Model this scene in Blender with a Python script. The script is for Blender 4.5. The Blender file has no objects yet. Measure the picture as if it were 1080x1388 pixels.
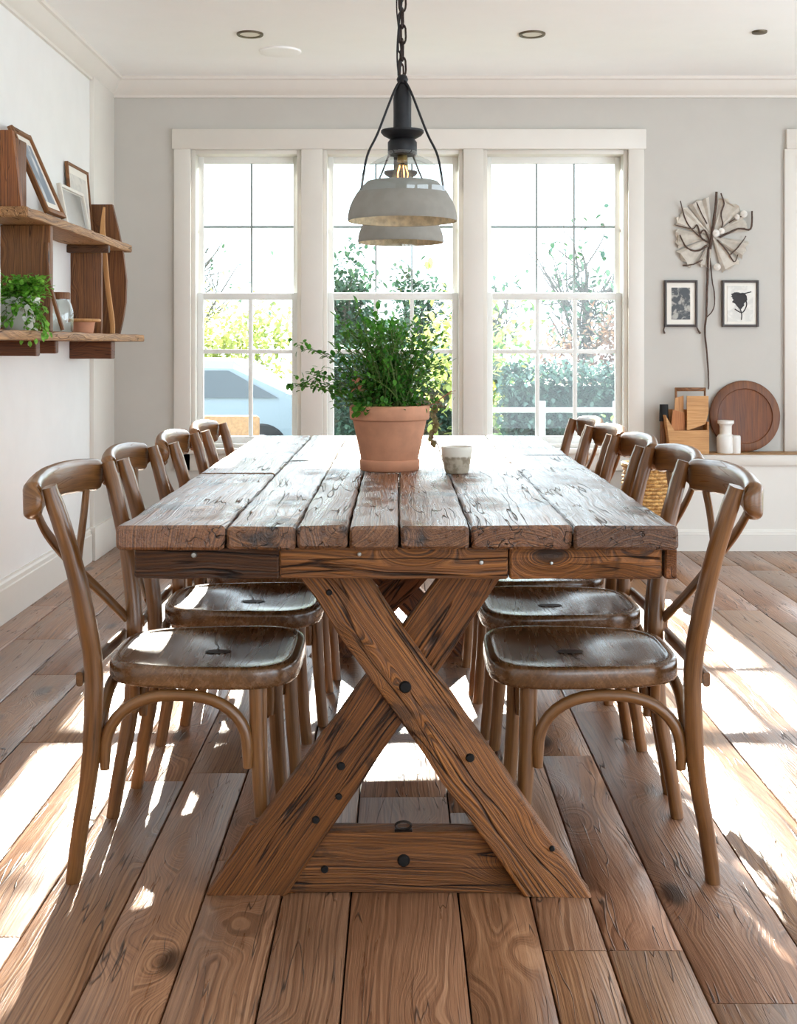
import bpy, math, random
from mathutils import Vector, noise
R = random.Random(7)
PI = math.pi
C = bpy.context.scene.collection
F = 1650.0; HC = 1.114

def at(px, py, Y):                       # a pixel of the 1080x1388 photograph at depth Y -> metres
    return Vector(((px-540)*Y/F, Y, HC-(py-467)*Y/F))

# ------------------------------------------------------------------ mesh builder
class MB:
    def __init__(s): s.v=[]; s.f=[]; s.g=[]; s.t=[]; s.mi=[]
    def add(s, vs, fs, gs=None, tint=(1,1,1), mi=0):
        o=len(s.v)
        s.v += [Vector(p) for p in vs]
        s.f += [tuple(i+o for i in f) for f in fs]
        s.mi += [mi]*len(fs)
        s.g += ([Vector(p) for p in gs] if gs else [Vector(p) for p in vs])
        s.t += [tint]*len(vs)
    def build(s, name, mats, parent=None, origin=None, sharp=40, smooth=True):
        me=bpy.data.meshes.new(name)
        base=Vector((0,0,0))
        p=parent
        while p: base+=p.location; p=p.parent
        if parent is None: base=Vector(origin) if origin else Vector((0,0,0))
        me.from_pydata([v-base for v in s.v],[],s.f)
        if not isinstance(mats,(list,tuple)): mats=[mats]
        for m in mats: me.materials.append(m)
        me.polygons.foreach_set('material_index', s.mi)
        me.polygons.foreach_set('use_smooth',[smooth]*len(s.f))
        a=me.attributes.new('gco','FLOAT_VECTOR','POINT'); a.data.foreach_set('vector',[c for g in s.g for c in g])
        a=me.attributes.new('tint','FLOAT_VECTOR','POINT'); a.data.foreach_set('vector',[c for g in s.t for c in g])
        me.validate(); me.update()
        if smooth: me.set_sharp_from_angle(angle=math.radians(sharp))
        o=bpy.data.objects.new(name,me); C.objects.link(o)
        if parent: o.parent=parent
        else: o.location=base
        return o

def roff(): return Vector((R.uniform(-9,9),R.uniform(-9,9),R.uniform(-9,9)))
AX={'X':lambda p:(p.y,p.z,p.x),'Y':lambda p:(p.x,p.z,p.y),'Z':lambda p:(p.x,p.y,p.z)}
def rrect(w,h,r,k=3):
    r=min(r,w/2*.98,h/2*.98); out=[]
    for cx,cy,a0 in ((w/2-r,h/2-r,0),(-w/2+r,h/2-r,90),(-w/2+r,-h/2+r,180),(w/2-r,-h/2+r,270)):
        for i in range(k+1):
            a=math.radians(a0+90*i/k); out.append((cx+r*math.cos(a),cy+r*math.sin(a)))
    return out
def circ(r,n=12,ry=None): return [(r*math.cos(2*PI*i/n),(ry or r)*math.sin(2*PI*i/n)) for i in range(n)]
def loft(mb, secs, g=None, caps=True, tint=(1,1,1), closed=False, mi=0, jit=0, jf=20, off=None):
    """secs: lists of Vectors of equal length; g: function(point)->grain coordinate"""
    n=len(secs[0]); off=off or roff(); vs=[]; gs=[]
    for s in secs:
        for p in s:
            gg=Vector(g(p)) if g else Vector(p)
            gs.append(gg+off)
            if jit:
                d=noise.noise_vector(Vector((p.x*jf,p.y*jf,p.z*jf))+off)*jit; p=p+d
            vs.append(p)
    m=len(secs); fs=[]
    for i in range(m if closed else m-1):
        a=i*n; b=((i+1)%m)*n
        for j in range(n):
            k=(j+1)%n; fs.append((a+j,a+k,b+k,b+j))
    if caps and not closed:
        fs.append(tuple(reversed(range(n)))); fs.append(tuple((m-1)*n+j for j in range(n)))
    mb.add(vs,fs,gs,tint,mi)
def sweep(mb, pts, prof, up=(0,0,1), scale=None, tint=(1,1,1), caps=True, closed=False, mi=0, jit=0, jf=20, twist=None):
    pts=[Vector(p) for p in pts]; up=Vector(up); secs=[]; gs=[]; s=0; off=roff()
    N=len(pts)
    for i,p in enumerate(pts):
        a=pts[(i-1)%N] if (closed or i>0) else p; b=pts[(i+1)%N] if (closed or i<N-1) else p
        t=(b-a).normalized()
        x=up.cross(t)
        if x.length<1e-4: x=Vector((1,0,0)).cross(t)
        x.normalize(); y=t.cross(x)
        if i: s+=(p-pts[i-1]).length
        k=scale(i/(N-1)) if scale else 1
        if not isinstance(k,tuple): k=(k,k)
        secs.append([p+x*(u*k[0])+y*(v*k[1]) for u,v in prof]); gs.append([Vector((u,v,s)) for u,v in prof])
    flat=[q for r_ in gs for q in r_]
    n=len(prof); vs=[q for r_ in secs for q in r_]
    if jit: vs=[q+noise.noise_vector(q*jf+off)*jit for q in vs]
    fs=[]
    for i in range(N if closed else N-1):
        a=i*n; b=((i+1)%N)*n
        for j in range(n):
            k=(j+1)%n; fs.append((a+j,a+k,b+k,b+j))
    if caps and not closed:
        fs.append(tuple(reversed(range(n)))); fs.append(tuple((N-1)*n+j for j in range(n)))
    mb.add(vs,fs,[q+off for q in flat],tint,mi)
def spline(pts, n=8):
    pts=[Vector(p) for p in pts]; out=[]
    for i in range(len(pts)-1):
        p0=pts[max(i-1,0)];p1=pts[i];p2=pts[i+1];p3=pts[min(i+2,len(pts)-1)]
        for k in range(n):
            t=k/n
            out.append(.5*((2*p1)+(p2-p0)*t+(2*p0-5*p1+4*p2-p3)*t*t+(-p0+3*p1-3*p2+p3)*t**3))
    out.append(pts[-1]); return out
def lathe(mb, c, prof, n=40, tint=(1,1,1), mi=0, axis='Z'):
    c=Vector(c); vs=[]; gs=[]; off=roff(); s=0
    for i,(r,z) in enumerate(prof):
        if i: s+=math.hypot(r-prof[i-1][0],z-prof[i-1][1])
        for j in range(n):
            a=2*PI*j/n; x,y=r*math.cos(a),r*math.sin(a)
            p={'Z':(x,y,z),'Y':(x,z,y),'X':(z,x,y)}[axis]
            vs.append(c+Vector(p)); gs.append(Vector((x,y,s))+off)
    fs=[]
    for i in range(len(prof)-1):
        for j in range(n):
            k=(j+1)%n; f=(i*n+j,i*n+k,(i+1)*n+k,(i+1)*n+j)
            fs.append(f if axis!='Y' else f[::-1])
    mb.add(vs,fs,gs,tint,mi)
def box(mb, x0,x1,y0,y1,z0,z1, ax='Y', b=0.0, tint=(1,1,1), mi=0, jit=0, n=1, jf=20):
    """box with eased edges, lofted along ax so the grain runs along it"""
    c=Vector(((x0+x1)/2,(y0+y1)/2,(z0+z1)/2)); dx,dy,dz=x1-x0,y1-y0,z1-z0
    L={'X':dx,'Y':dy,'Z':dz}[ax]
    if ax=='X': w,h=dy,dz; f=lambda u,v,s:Vector((s,u,v))
    if ax=='Y': w,h=dx,dz; f=lambda u,v,s:Vector((u,s,-v)) 
    if ax=='Z': w,h=dx,dy; f=lambda u,v,s:Vector((u,v,s))
    k=2 if b>0 else 0
    pr=rrect(w,h,b if b>0 else 1e-5,k) if b>0 else [(w/2,h/2),(-w/2,h/2),(-w/2,-h/2),(w/2,-h/2)]
    ss=[-L/2+L*i/n for i in range(n+1)]
    secs=[]
    if b>0: 
        e=[(-L/2,1)]+[(s,0) for s in [-L/2+b]+ss[1:-1]+[L/2-b]]+[(L/2,1)]
        for s,q in e:
            kx=(w-2*b*.7*q)/w; ky=(h-2*b*.7*q)/h
            secs.append([c+f(u*kx,v*ky,s) for u,v in pr])
    else:
        for s in ss: secs.append([c+f(u,v,s) for u,v in pr])
    loft(mb,secs,AX[ax],tint=tint,mi=mi,jit=jit,jf=jf)

# ------------------------------------------------------------------ scene tree
def tag(o,label,cat,group=None,kind=None):
    if label:o['label']=label
    if cat:o['category']=cat
    if group:o['group']=group
    if kind:o['kind']=kind
    return o
def thing(name,loc,label,cat,group=None,kind=None):
    o=bpy.data.objects.new(name,None); C.objects.link(o); o.location=loc; o.empty_display_size=.1
    return tag(o,label,cat,group,kind)
def struct(o): o['kind']='structure'; return o
def copy_tree(o,parent=None):
    c=o.copy(); C.objects.link(c); c.parent=parent
    for ch in list(o.children): copy_tree(ch,c)
    return c

# ------------------------------------------------------------------ materials
class NT:
    def __init__(s,name):
        s.m=bpy.data.materials.new(name); s.m.use_nodes=True; s.t=s.m.node_tree; s.t.nodes.clear()
        s.out=s.n('ShaderNodeOutputMaterial')
    def n(s,ty,**k):
        nd=s.t.nodes.new(ty)
        for a,b in k.items(): setattr(nd,a,b)
        return nd
    def l(s,a,b): s.t.links.new(a,b)
    def val(s,sock,v):
        if isinstance(v,bpy.types.NodeSocket): s.l(v,sock)
        else: sock.default_value=v
    def math(s,op,a,b=0,c=None,clamp=False):
        nd=s.n('ShaderNodeMath',operation=op,use_clamp=clamp); s.val(nd.inputs[0],a); s.val(nd.inputs[1],b)
        if c is not None: s.val(nd.inputs[2],c)
        return nd.outputs[0]
    def vmath(s,op,a,b=(0,0,0)):
        nd=s.n('ShaderNodeVectorMath',operation=op); s.val(nd.inputs[0],a); s.val(nd.inputs[1],b); return nd.outputs[0]
    def noise(s,vec,scale,detail=3,rough=.55,dims='3D',w=None,dist=0):
        nd=s.n('ShaderNodeTexNoise',noise_dimensions=dims)
        if vec is not None: s.l(vec,nd.inputs['Vector'])
        if w is not None: s.l(w,nd.inputs['W'])
        nd.inputs['Scale'].default_value=scale; nd.inputs['Detail'].default_value=detail; nd.inputs['Roughness'].default_value=rough
        nd.inputs['Distortion'].default_value=dist
        return nd.outputs['Fac']
    def ss(s,v,a,b,lo=0.,hi=1.):
        nd=s.n('ShaderNodeMapRange',interpolation_type='SMOOTHSTEP'); s.val(nd.inputs['Value'],v)
        nd.inputs['From Min'].default_value=a; nd.inputs['From Max'].default_value=b
        nd.inputs['To Min'].default_value=lo; nd.inputs['To Max'].default_value=hi; return nd.outputs[0]
    def ramp(s,v,stops):
        nd=s.n('ShaderNodeValToRGB'); s.l(v,nd.inputs[0]); e=nd.color_ramp.elements
        e[0].position,e[0].color=stops[0][0],(*stops[0][1],1); e[1].position,e[1].color=stops[-1][0],(*stops[-1][1],1)
        for p,c in stops[1:-1]:
            x=e.new(p); x.color=(*c,1)
        return nd.outputs[0]
    def mix(s,f,a,b,mode='MIX'):
        nd=s.n('ShaderNodeMix',data_type='RGBA',blend_type=mode); s.val(nd.inputs[0],f)
        for k,v in ((6,a),(7,b)):
            if isinstance(v,tuple): v=(*v,1) if len(v)==3 else v
            s.val(nd.inputs[k],v)
        return nd.outputs[2]
    def bsdf(s,color,rough=.5,metal=0,spec=.5,coat=0,bump=None,bs=.5,bd=.002,trans=0,sub=0,emit=None,es=0,coatr=.15):
        b=s.n('ShaderNodeBsdfPrincipled')
        if isinstance(color,tuple): color=(*color,1) if len(color)==3 else color
        s.val(b.inputs['Base Color'],color); s.val(b.inputs['Roughness'],rough)
        b.inputs['Metallic'].default_value=metal; s.val(b.inputs['Specular IOR Level'],spec); b.inputs['Coat Weight'].default_value=coat
        b.inputs['Coat Roughness'].default_value=coatr; b.inputs['Transmission Weight'].default_value=trans
        if emit: b.inputs['Emission Color'].default_value=(*emit,1); b.inputs['Emission Strength'].default_value=es
        if bump is not None:
            bn=s.n('ShaderNodeBump'); bn.inputs['Strength'].default_value=bs; bn.inputs['Distance'].default_value=bd
            s.l(bump,bn.inputs['Height']); s.l(bn.outputs[0],b.inputs['Normal'])
            if coat: s.l(bn.outputs[0],b.inputs['Coat Normal'])
        s.l(b.outputs[0],s.out.inputs[0]); return b
def lin(c):  # sRGB 0..255 -> linear
    return tuple((v/255/12.92 if v/255<=.04045 else ((v/255+.055)/1.055)**2.4) for v in c)

def wood(name,dark,mid,light,rings=55,knots=1.,cracks=1.,rough=.45,rvar=.2,bump=.6,bd=.003,coat=0,fine=1.,spec=.5,blotch=.35,coatr=.15,kscale=7.,ra=.22,stain=0.,ck=1.):
    t=NT(name); dark,mid,light=lin(dark),lin(mid),lin(light)
    V=t.n('ShaderNodeAttribute',attribute_name='gco').outputs['Vector']
    T=t.n('ShaderNodeAttribute',attribute_name='tint').outputs['Vector']
    low=t.vmath('MULTIPLY',V,(3,3,.8))
    nz=t.n('ShaderNodeTexNoise'); t.l(low,nz.inputs['Vector']); nz.inputs['Scale'].default_value=1.6; nz.inputs['Detail'].default_value=2
    warp=t.vmath('MULTIPLY',t.vmath('SUBTRACT',nz.outputs['Color'],(.5,.5,.5)),(.07,.07,0))
    W=t.vmath('ADD',V,warp)
    vk=t.n('ShaderNodeTexVoronoi',feature='F1'); t.l(t.vmath('MULTIPLY',V,(1,1,.45)),vk.inputs['Vector']); vk.inputs['Scale'].default_value=kscale
    d=vk.outputs['Distance']
    kn=t.ss(d,.07,.17,1,0); kn2=t.ss(d,.0,.42,1,0)
    sp=t.n('ShaderNodeSeparateXYZ'); t.l(W,sp.inputs[0])
    r=t.math('SQRT',t.math('ADD',t.math('POWER',t.math('ADD',t.math('PINGPONG',sp.outputs[0],.35),.04),2),t.math('POWER',t.math('ADD',t.math('PINGPONG',sp.outputs[1],.4),.03),2)))
    r=t.math('ADD',r,t.math('MULTIPLY',kn2,.07*knots))
    rg=t.noise(None,rings*4.2,3,.65,'1D',w=r)
    rgs=t.ss(rg,.28,.72)
    fv=t.vmath('MULTIPLY',V,(1,1,.035))
    fn=t.noise(fv,260,4,.65)
    fn2=t.noise(t.vmath('MULTIPLY',W,(1,1,.06)),60,3,.6)
    g=t.math('ADD',t.math('MULTIPLY',rgs,ra),t.math('ADD',t.math('MULTIPLY',fn,.45),t.math('MULTIPLY',fn2,.55-ra)))
    col=t.ramp(g,[(.28,dark),(.5,mid),(.72,light)])
    bl=t.noise(V,2.3,3,.6); col=t.mix(t.ss(bl,.42,.72,0,blotch),col,t.mix(1.,col,(.42,.38,.36),'MULTIPLY'))
    if stain: col=t.mix(t.math('MULTIPLY',t.ss(t.noise(t.vmath('ADD',V,(3,1,7)),4.5,5,.65,dist=.5),.56,.64),stain),col,tuple(x*.3 for x in dark))
    col=t.mix(t.math('MULTIPLY',kn,.88*min(1,knots)),col,tuple(x*.22 for x in dark))
    cm=t.noise(t.vmath('MULTIPLY',W,(1,1,.05)),26,2,.5)
    cr=t.ss(t.math('ABSOLUTE',t.math('SUBTRACT',cm,.5)),.0,.010*ck,1,0)
    cr=t.math('MULTIPLY',cr,t.ss(t.noise(V,5,2),.50-.05*ck,.62-.05*ck))
    col=t.mix(t.math('MULTIPLY',cr,.85*min(1,cracks)),col,tuple(x*.12 for x in dark))
    col=t.mix(1.,col,T,'MULTIPLY')
    h=t.math('ADD',t.math('MULTIPLY',rgs,ra),t.math('MULTIPLY',fn,.5*fine))
    h=t.math('ADD',h,t.math('MULTIPLY',fn2,.5))
    h=t.math('SUBTRACT',h,t.math('MULTIPLY',cr,1.6*cracks)); h=t.math('SUBTRACT',h,t.math('MULTIPLY',kn,.6*knots))
    ro=t.math('ADD',t.math('MULTIPLY',t.math('SUBTRACT',fn2,.5),rvar),t.math('ADD',rough,t.math('MULTIPLY',cr,.3)),clamp=True)
    t.bsdf(col,ro,coat=coat,bump=h,bs=bump,bd=bd,spec=spec,coatr=coatr)
    return t.m
def plain(name,c,rough=.5,metal=0,var=.0,scale=20,bump=0,coat=0,spec=.5,bd=.002,vec=(1,1,1),emit=None,es=0):
    t=NT(name); c=lin(c)
    P=t.n('ShaderNodeTexCoord').outputs['Object']
    nz=t.noise(t.vmath('MULTIPLY',P,vec),scale,4)
    col=t.mix(t.ss(nz,.3,.7,0,1),tuple(x*(1-var) for x in c),tuple(min(1,x*(1+var)) for x in c))
    t.bsdf(col,rough,metal,coat=coat,bump=nz if bump else None,bs=bump,bd=bd,spec=spec,emit=emit,es=es)
    return t.m
def clear(name,tint=(1,1,1),refl=.08,rough=.02,fres=True,c=(1,1,1)):
    t=NT(name); tr=t.n('ShaderNodeBsdfTransparent'); tr.inputs[0].default_value=(*tint,1)
    gl=t.n('ShaderNodeBsdfGlossy'); gl.inputs['Roughness'].default_value=rough; gl.inputs[0].default_value=(*c,1)
    mx=t.n('ShaderNodeMixShader')
    if fres:
        lw=t.n('ShaderNodeLayerWeight'); lw.inputs[0].default_value=.35
        t.l(t.math('ADD',t.math('MULTIPLY',lw.outputs['Facing'],lw.outputs['Facing']),refl*.5,clamp=True),mx.inputs[0])
        f=t.math('MULTIPLY',t.math('POWER',lw.outputs['Facing'],3),.6); t.l(t.math('ADD',f,refl,clamp=True),mx.inputs[0])
    else: mx.inputs[0].default_value=refl
    t.l(tr.outputs[0],mx.inputs[1]); t.l(gl.outputs[0],mx.inputs[2]); t.l(mx.outputs[0],t.out.inputs[0]); return t.m
def leafmat(name,a,b,tr=.35,rough=.4,scale=60):
    t=NT(name); P=t.n('ShaderNodeTexCoord').outputs['Object']
    G=t.n('ShaderNodeAttribute',attribute_name='tint').outputs['Fac']
    nz=t.noise(P,scale,2)
    col=t.mix(t.ss(nz,.35,.65),lin(a),lin(b)); col=t.mix(1.,col,t.n('ShaderNodeAttribute',attribute_name='tint').outputs['Vector'],'MULTIPLY')
    b1=t.bsdf(col,rough)
    tl=t.n('ShaderNodeBsdfTranslucent'); t.l(col,tl.inputs[0]); mx=t.n('ShaderNodeMixShader'); mx.inputs[0].default_value=tr
    t.l(b1.outputs[0],mx.inputs[1]); t.l(tl.outputs[0],mx.inputs[2]); t.l(mx.outputs[0],t.out.inputs[0]); return t.m

W_TABLE=wood('table_wood',(56,32,17),(122,80,48),(170,122,80),rings=60,knots=1,cracks=1.6,rough=.32,bump=1.,bd=.005,rvar=.5,coat=.6,coatr=.24,stain=.9,ck=1.25)
W_TREST=wood('trestle_wood',(56,31,12),(134,84,36),(178,118,58),rings=60,knots=1.3,cracks=1.6,rough=.5,bump=1.,bd=.005,stain=.6,ra=.3,ck=2.)
W_FLOOR=wood('floor_wood',(104,70,48),(152,110,80),(182,140,106),rings=48,knots=1.,cracks=1.,rough=.34,bump=.55,bd=.003,rvar=.4,kscale=5.,blotch=.5,coat=.3,coatr=.3,ra=.27,ck=1.2)
W_CHAIR=wood('chair_wood',(70,43,20),(120,80,42),(148,102,58),rings=40,knots=.1,cracks=.1,rough=.32,bump=.25,bd=.001,coat=.3,fine=.7,blotch=.6,ra=.05)
W_SEAT=wood('seat_wood',(66,43,25),(112,78,48),(142,104,70),rings=40,knots=.1,cracks=.15,rough=.26,bump=.3,bd=.0012,coat=.5,fine=.6,blotch=.6,ra=.1)
W_SHELF=wood('shelf_wood',(96,64,36),(160,114,68),(204,160,112),rings=60,knots=.8,cracks=.9,rough=.6,bump=.7,ck=1.4)
W_BROWN=wood('brown_wood',(66,38,17),(124,78,38),(154,104,58),rings=50,knots=.7,cracks=.8,rough=.55,bump=.5)
W_PALE=wood('pale_wood',(170,116,66),(200,148,92),(222,176,122),rings=45,knots=.3,cracks=.2,rough=.55,bump=.3,ra=.12)
W_BOARD=wood('board_wood',(72,38,18),(116,68,34),(142,90,50),rings=30,knots=.1,cracks=.1,rough=.5,bump=.3,ra=.1)
M_WALL=plain('wall_paint',(236,236,234),.75,var=.015,scale=6,bump=.08)
M_WALLB=plain('back_wall_shaded_paint',(198,195,188),.75,var=.015,scale=6,bump=.08)  # wall paint darkened: the back wall's weaker light put into the colour
M_CEIL=plain('ceiling_paint',(248,250,250),.8,var=.01,scale=5)
M_TRIM=plain('trim_paint',(226,222,214),.45,var=.01,scale=8)
M_SASH=plain('sash_paint',(236,237,234),.4,var=.01,scale=8)
M_LEAD=plain('muntin_dark',(150,160,158),.5)
M_DARK=plain('dark_gap',(30,20,14),.9)
M_BLACK=plain('black_iron',(36,36,38),.5,metal=.5,var=.2,scale=60,bump=.2)
M_IRONB=plain('chain_iron',(50,40,36),.4,metal=.8,var=.3,scale=90)
M_PANE=clear('window_glass',(.97,.99,.985),.03,.01)
M_GLASS=clear('lamp_glass',(.86,.90,.90),.10,.04)
M_JAR=clear('jar_glass',(.8,.84,.82),.12,.03)
M_SOIL=plain('soil',(50,36,26),.95,var=.4,scale=120,bump=1)
M_STEM=plain('green_stem',(86,104,44),.6,var=.2)
M_WHITEC=plain('white_ceramic',(232,230,224),.35,var=.03,scale=15)

# ------------------------------------------------------------------ camera, light, world
cam=bpy.data.cameras.new('camera'); co=bpy.data.objects.new('camera',cam); C.objects.link(co)
co.location=(0,0,HC); co.rotation_euler=(PI/2,0,0); cam.lens=F/1388*36; cam.sensor_width=36; cam.sensor_fit='AUTO'
cam.shift_y=-227/1388; cam.clip_end=200
bpy.context.scene.camera=co
sc=bpy.context.scene
sc.view_settings.view_transform='Standard'; sc.view_settings.look='None'; sc.view_settings.gamma=1; sc.view_settings.exposure=0.2
try: sc.view_settings.use_curve_mapping=False
except Exception: pass
sc.cycles.max_bounces=10; sc.cycles.diffuse_bounces=6; sc.cycles.glossy_bounces=4; sc.cycles.transparent_max_bounces=24
sc.cycles.sample_clamp_indirect=6; sc.cycles.caustics_reflective=False; sc.cycles.caustics_refractive=False
sc.cycles.use_denoising=True
w=bpy.data.worlds.new('world'); sc.world=w; w.use_nodes=True
bg=w.node_tree.nodes['Background']
wn=w.node_tree
tc=wn.nodes.new('ShaderNodeTexCoord'); sx=wn.nodes.new('ShaderNodeSeparateXYZ'); rp=wn.nodes.new('ShaderNodeValToRGB')
wn.links.new(tc.outputs['Generated'],sx.inputs[0]); wn.links.new(sx.outputs[2],rp.inputs[0]); wn.links.new(rp.outputs[0],bg.inputs[0])
rp.color_ramp.elements[0].position=0; rp.color_ramp.elements[0].color=(.80,.91,1,1)
rp.color_ramp.elements[1].position=.7; rp.color_ramp.elements[1].color=(.72,.86,1,1)
bg.inputs[1].default_value=4.6
sun=bpy.data.lights.new('sun','SUN'); so=bpy.data.objects.new('sun',sun); C.objects.link(so)
SUN_TAN=.41; SUN_AZ=.03
dirv=Vector((SUN_AZ,-1,-SUN_TAN)).normalized()      # direction the light travels
so.rotation_euler=dirv.to_track_quat('-Z','Y').to_euler(); sun.energy=30; sun.color=(1,.93,.82); sun.angle=math.radians(.55)
so.location=(0,12,6)

# ------------------------------------------------------------------ setting
XL=-1.59; YB=6.72; ZC=2.58; XR=3.6; YF=-2.6
# floor of real planks running towards the windows
fl=MB()
box(fl,XL-.1,XR+.1,YF,YB+.2,-.06,-.016,mi=1)
seams=[-1.62,-1.45,-1.24,-1.06,-.86,-.71,-.545,-.393,-.236,-.096,.121,.266,.385,.526,.74,.93,1.15,1.33,1.52,1.72,1.9,2.1,2.3,2.5,2.7,2.9,3.1,3.3,3.5,3.7]
fixed={11:[1.42,2.24,3.9,5.2],12:[1.42,2.24,3.3,4.8],13:[.9,2.06,3.7,5.6],10:[1.0,2.9,4.2],8:[1.1,3.6,5.0],9:[.7,3.0,4.9]}
for i in range(len(seams)-1):
    x0,x1=seams[i]+.0018,seams[i+1]-.0018
    js=fixed.get(i)
    if js is None:
        js=[];y=YF+R.uniform(.4,1.6)
        while y<YB: js.append(y); y+=R.uniform(1.1,2.3)
    ys=[YF]+[YF+1.2]*(js[0]>0)+js+[YB+.02]
    for a,b in zip(ys[:-1],ys[1:]):
        if b-a<.05: continue
        k=R.uniform(.78,1.12); tn=(k,k*R.uniform(.95,1.02),k*R.uniform(.9,1.04)); dz=R.uniform(-.0012,0)
        y0,y1=a+.001,b-.001; e=.0025; tl=R.uniform(-.0008,.0008)
        pr=[(x0,-.015),(x0,-e+dz),(x0+e,dz+tl),((x0+x1)/2,dz+.0004),(x1-e,dz-tl),(x1,-e+dz),(x1,-.015)]
        secs=[[Vector((x,y,min(z,0) if (y>y0 and y<y1) else min(z,-.0015))) for x,z in pr][::-1] for y in (y0,y0+e,y1-e,y1)]
        loft(fl,secs,AX['Y'],tint=tn)
struct(fl.build('floor',[W_FLOOR,M_DARK],sharp=50))
m=MB(); box(m,XL-.15,XR+.15,YF,YB+.3,ZC,ZC+.1); struct(m.build('ceiling',M_CEIL))
m=MB(); box(m,XL-.15,XL,YF,YB+.15,-.06,ZC,ax='Y'); struct(m.build('wall_left',M_WALL))
OP=[(-1.145,-.536),(-.418,.357),(.467,1.267)]; ZT=2.19; ZB=.545
def wall_with(mb,xs,z0,z1,x0,x1,y0,y1):
    cur=x0
    for a,b in xs:
        box(mb,cur,a,y0,y1,-.06,ZC,ax='Z'); box(mb,a,b,y0,y1,z1,ZC,ax='X'); box(mb,a,b,y0,y1,-.06,z0,ax='X'); cur=b
    box(mb,cur,x1,y0,y1,-.06,ZC,ax='Z')
m=MB(); wall_with(m,OP+[(2.24,3.1)],ZB,ZT,XL,XR,YB,YB+.16); struct(m.build('wall_back',M_WALLB))
# right wall, out of the picture: two wide openings to the garden side
m=MB()
for (a,b,z0,z1) in ((YF,-2.2,-.06,ZC),(-2.2,1.2,2.3,ZC),(1.2,1.9,-.06,ZC),(1.9,5.4,2.3,ZC),(5.4,YB,-.06,ZC)):
    box(m,XR,XR+.15,a,b,z0,z1)
struct(m.build('wall_right',M_WALL))
m=MB()  # unseen wall behind the camera, added to cut fill and reflections on front faces
box(m,XL,1.0,YF-.15,YF,-.06,ZC,ax='Z'); box(m,1.0,3.2,YF-.15,YF,2.25,ZC,ax='X'); box(m,3.2,XR,YF-.15,YF,-.06,ZC,ax='Z')
struct(m.build('wall_front',M_WALL))
# baseboards
def ext(mb,prof,p0,p1,up=(0,0,1),**k): sweep(mb,[p0,p1],prof,up=up,**k)
def bb(mb,p0,p1,nrm,h,d=.018):
    p0,p1,nrm=Vector(p0),Vector(p1),Vector(nrm)
    pr=[(0,0),(d,0),(d,h*.78),(d*.75,h*.80),(d*.7,h*.90),(d*.35,h*.95),(d*.3,h),(0,h)]
    secs=[[p+nrm*u+Vector((0,0,v)) for u,v in pr] for p in (p0,p1)]
    if nrm.cross(Vector((0,0,1))).dot(p1-p0)<0: secs=[s for s in secs[::-1]]
    loft(mb,secs)
m=MB(); bb(m,(XL,YF,0),(XL,6.25,0),(1,0,0),.175); struct(m.build('baseboard_left',M_TRIM,sharp=20))
m=MB(); bb(m,(XL,YB,0),(1.40,YB,0),(0,-1,0),.13); struct(m.build('baseboard_back',M_TRIM,sharp=20))
# crown moulding
def crown(mb,p0,p1,nrm):
    p0,p1,nrm=Vector(p0),Vector(p1),Vector(nrm)
    pr=[(0,0),(0,-.105),(.014,-.105),(.016,-.092),(.03,-.082),(.05,-.06),(.062,-.035),(.07,-.02),(.082,-.016),(.084,0)]
    secs=[[p+nrm*u+Vector((0,0,v)) for u,v in pr] for p in (p0,p1)]
    loft(mb,secs)
m=MB(); crown(m,(XL,YF,ZC),(XL,YB,ZC),(1,0,0)); struct(m.build('trim_1',M_TRIM,sharp=25))
m=MB(); crown(m,(XL,YB,ZC),(XR,YB,ZC),(0,-1,0)); struct(m.build('trim_2',M_TRIM,sharp=25))
# flat pilaster by the corner on the left wall
m=MB(); box(m,XL-.01,XL+.022,6.27,YB+.01,0,ZC-.01,ax='Z',b=.004); box(m,XL,XL+.034,6.26,YB,0,.175,b=.004)
struct(m.build('trim_3',M_TRIM))
# window casing
m=MB(); y0,y1=YB-.022,YB+.002
box(m,-1.236,-1.145,y0,y1,.42,2.19,ax='Z',b=.003); box(m,-.536,-.418,y0,y1,.5,2.19,ax='Z',b=.003)
box(m,.357,.467,y0,y1,.5,2.19,ax='Z',b=.003); box(m,1.267,1.352,y0,y1,.42,2.19,ax='Z',b=.003)
box(m,-1.246,1.362,y0-.006,y1,2.19,2.30,ax='X',b=.004); 
box(m,-1.25,1.366,y0-.05,YB+.02,.515,.545,ax='X',b=.006); box(m,-1.236,1.352,y0,y1,.42,.515,ax='X',b=.003)
struct(m.build('trim_4',M_TRIM))
m=MB(); box(m,2.125,2.24,y0,y1,.526,2.19,ax='Z',b=.003); box(m,2.135,3.2,y0-.006,y1,2.19,2.30,ax='X',b=.004); box(m,3.1,3.19,y0,y1,.56,2.19,ax='Z',b=.003)
struct(m.build('trim_5',M_TRIM))
def frame_rect(mb,x0,x1,z0,z1,w,wb,y0,y1,b=.003,wt=None):
    wt=w if wt is None else wt
    box(mb,x0,x0+w,y0,y1,z0,z1,ax='Z',b=b); box(mb,x1-w,x1,y0,y1,z0,z1,ax='Z',b=b)
    box(mb,x0+w,x1-w,y0,y1,z0,z0+wb,ax='X',b=b); box(mb,x0+w,x1-w,y0,y1,z1-wt,z1,ax='X',b=b)
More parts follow.
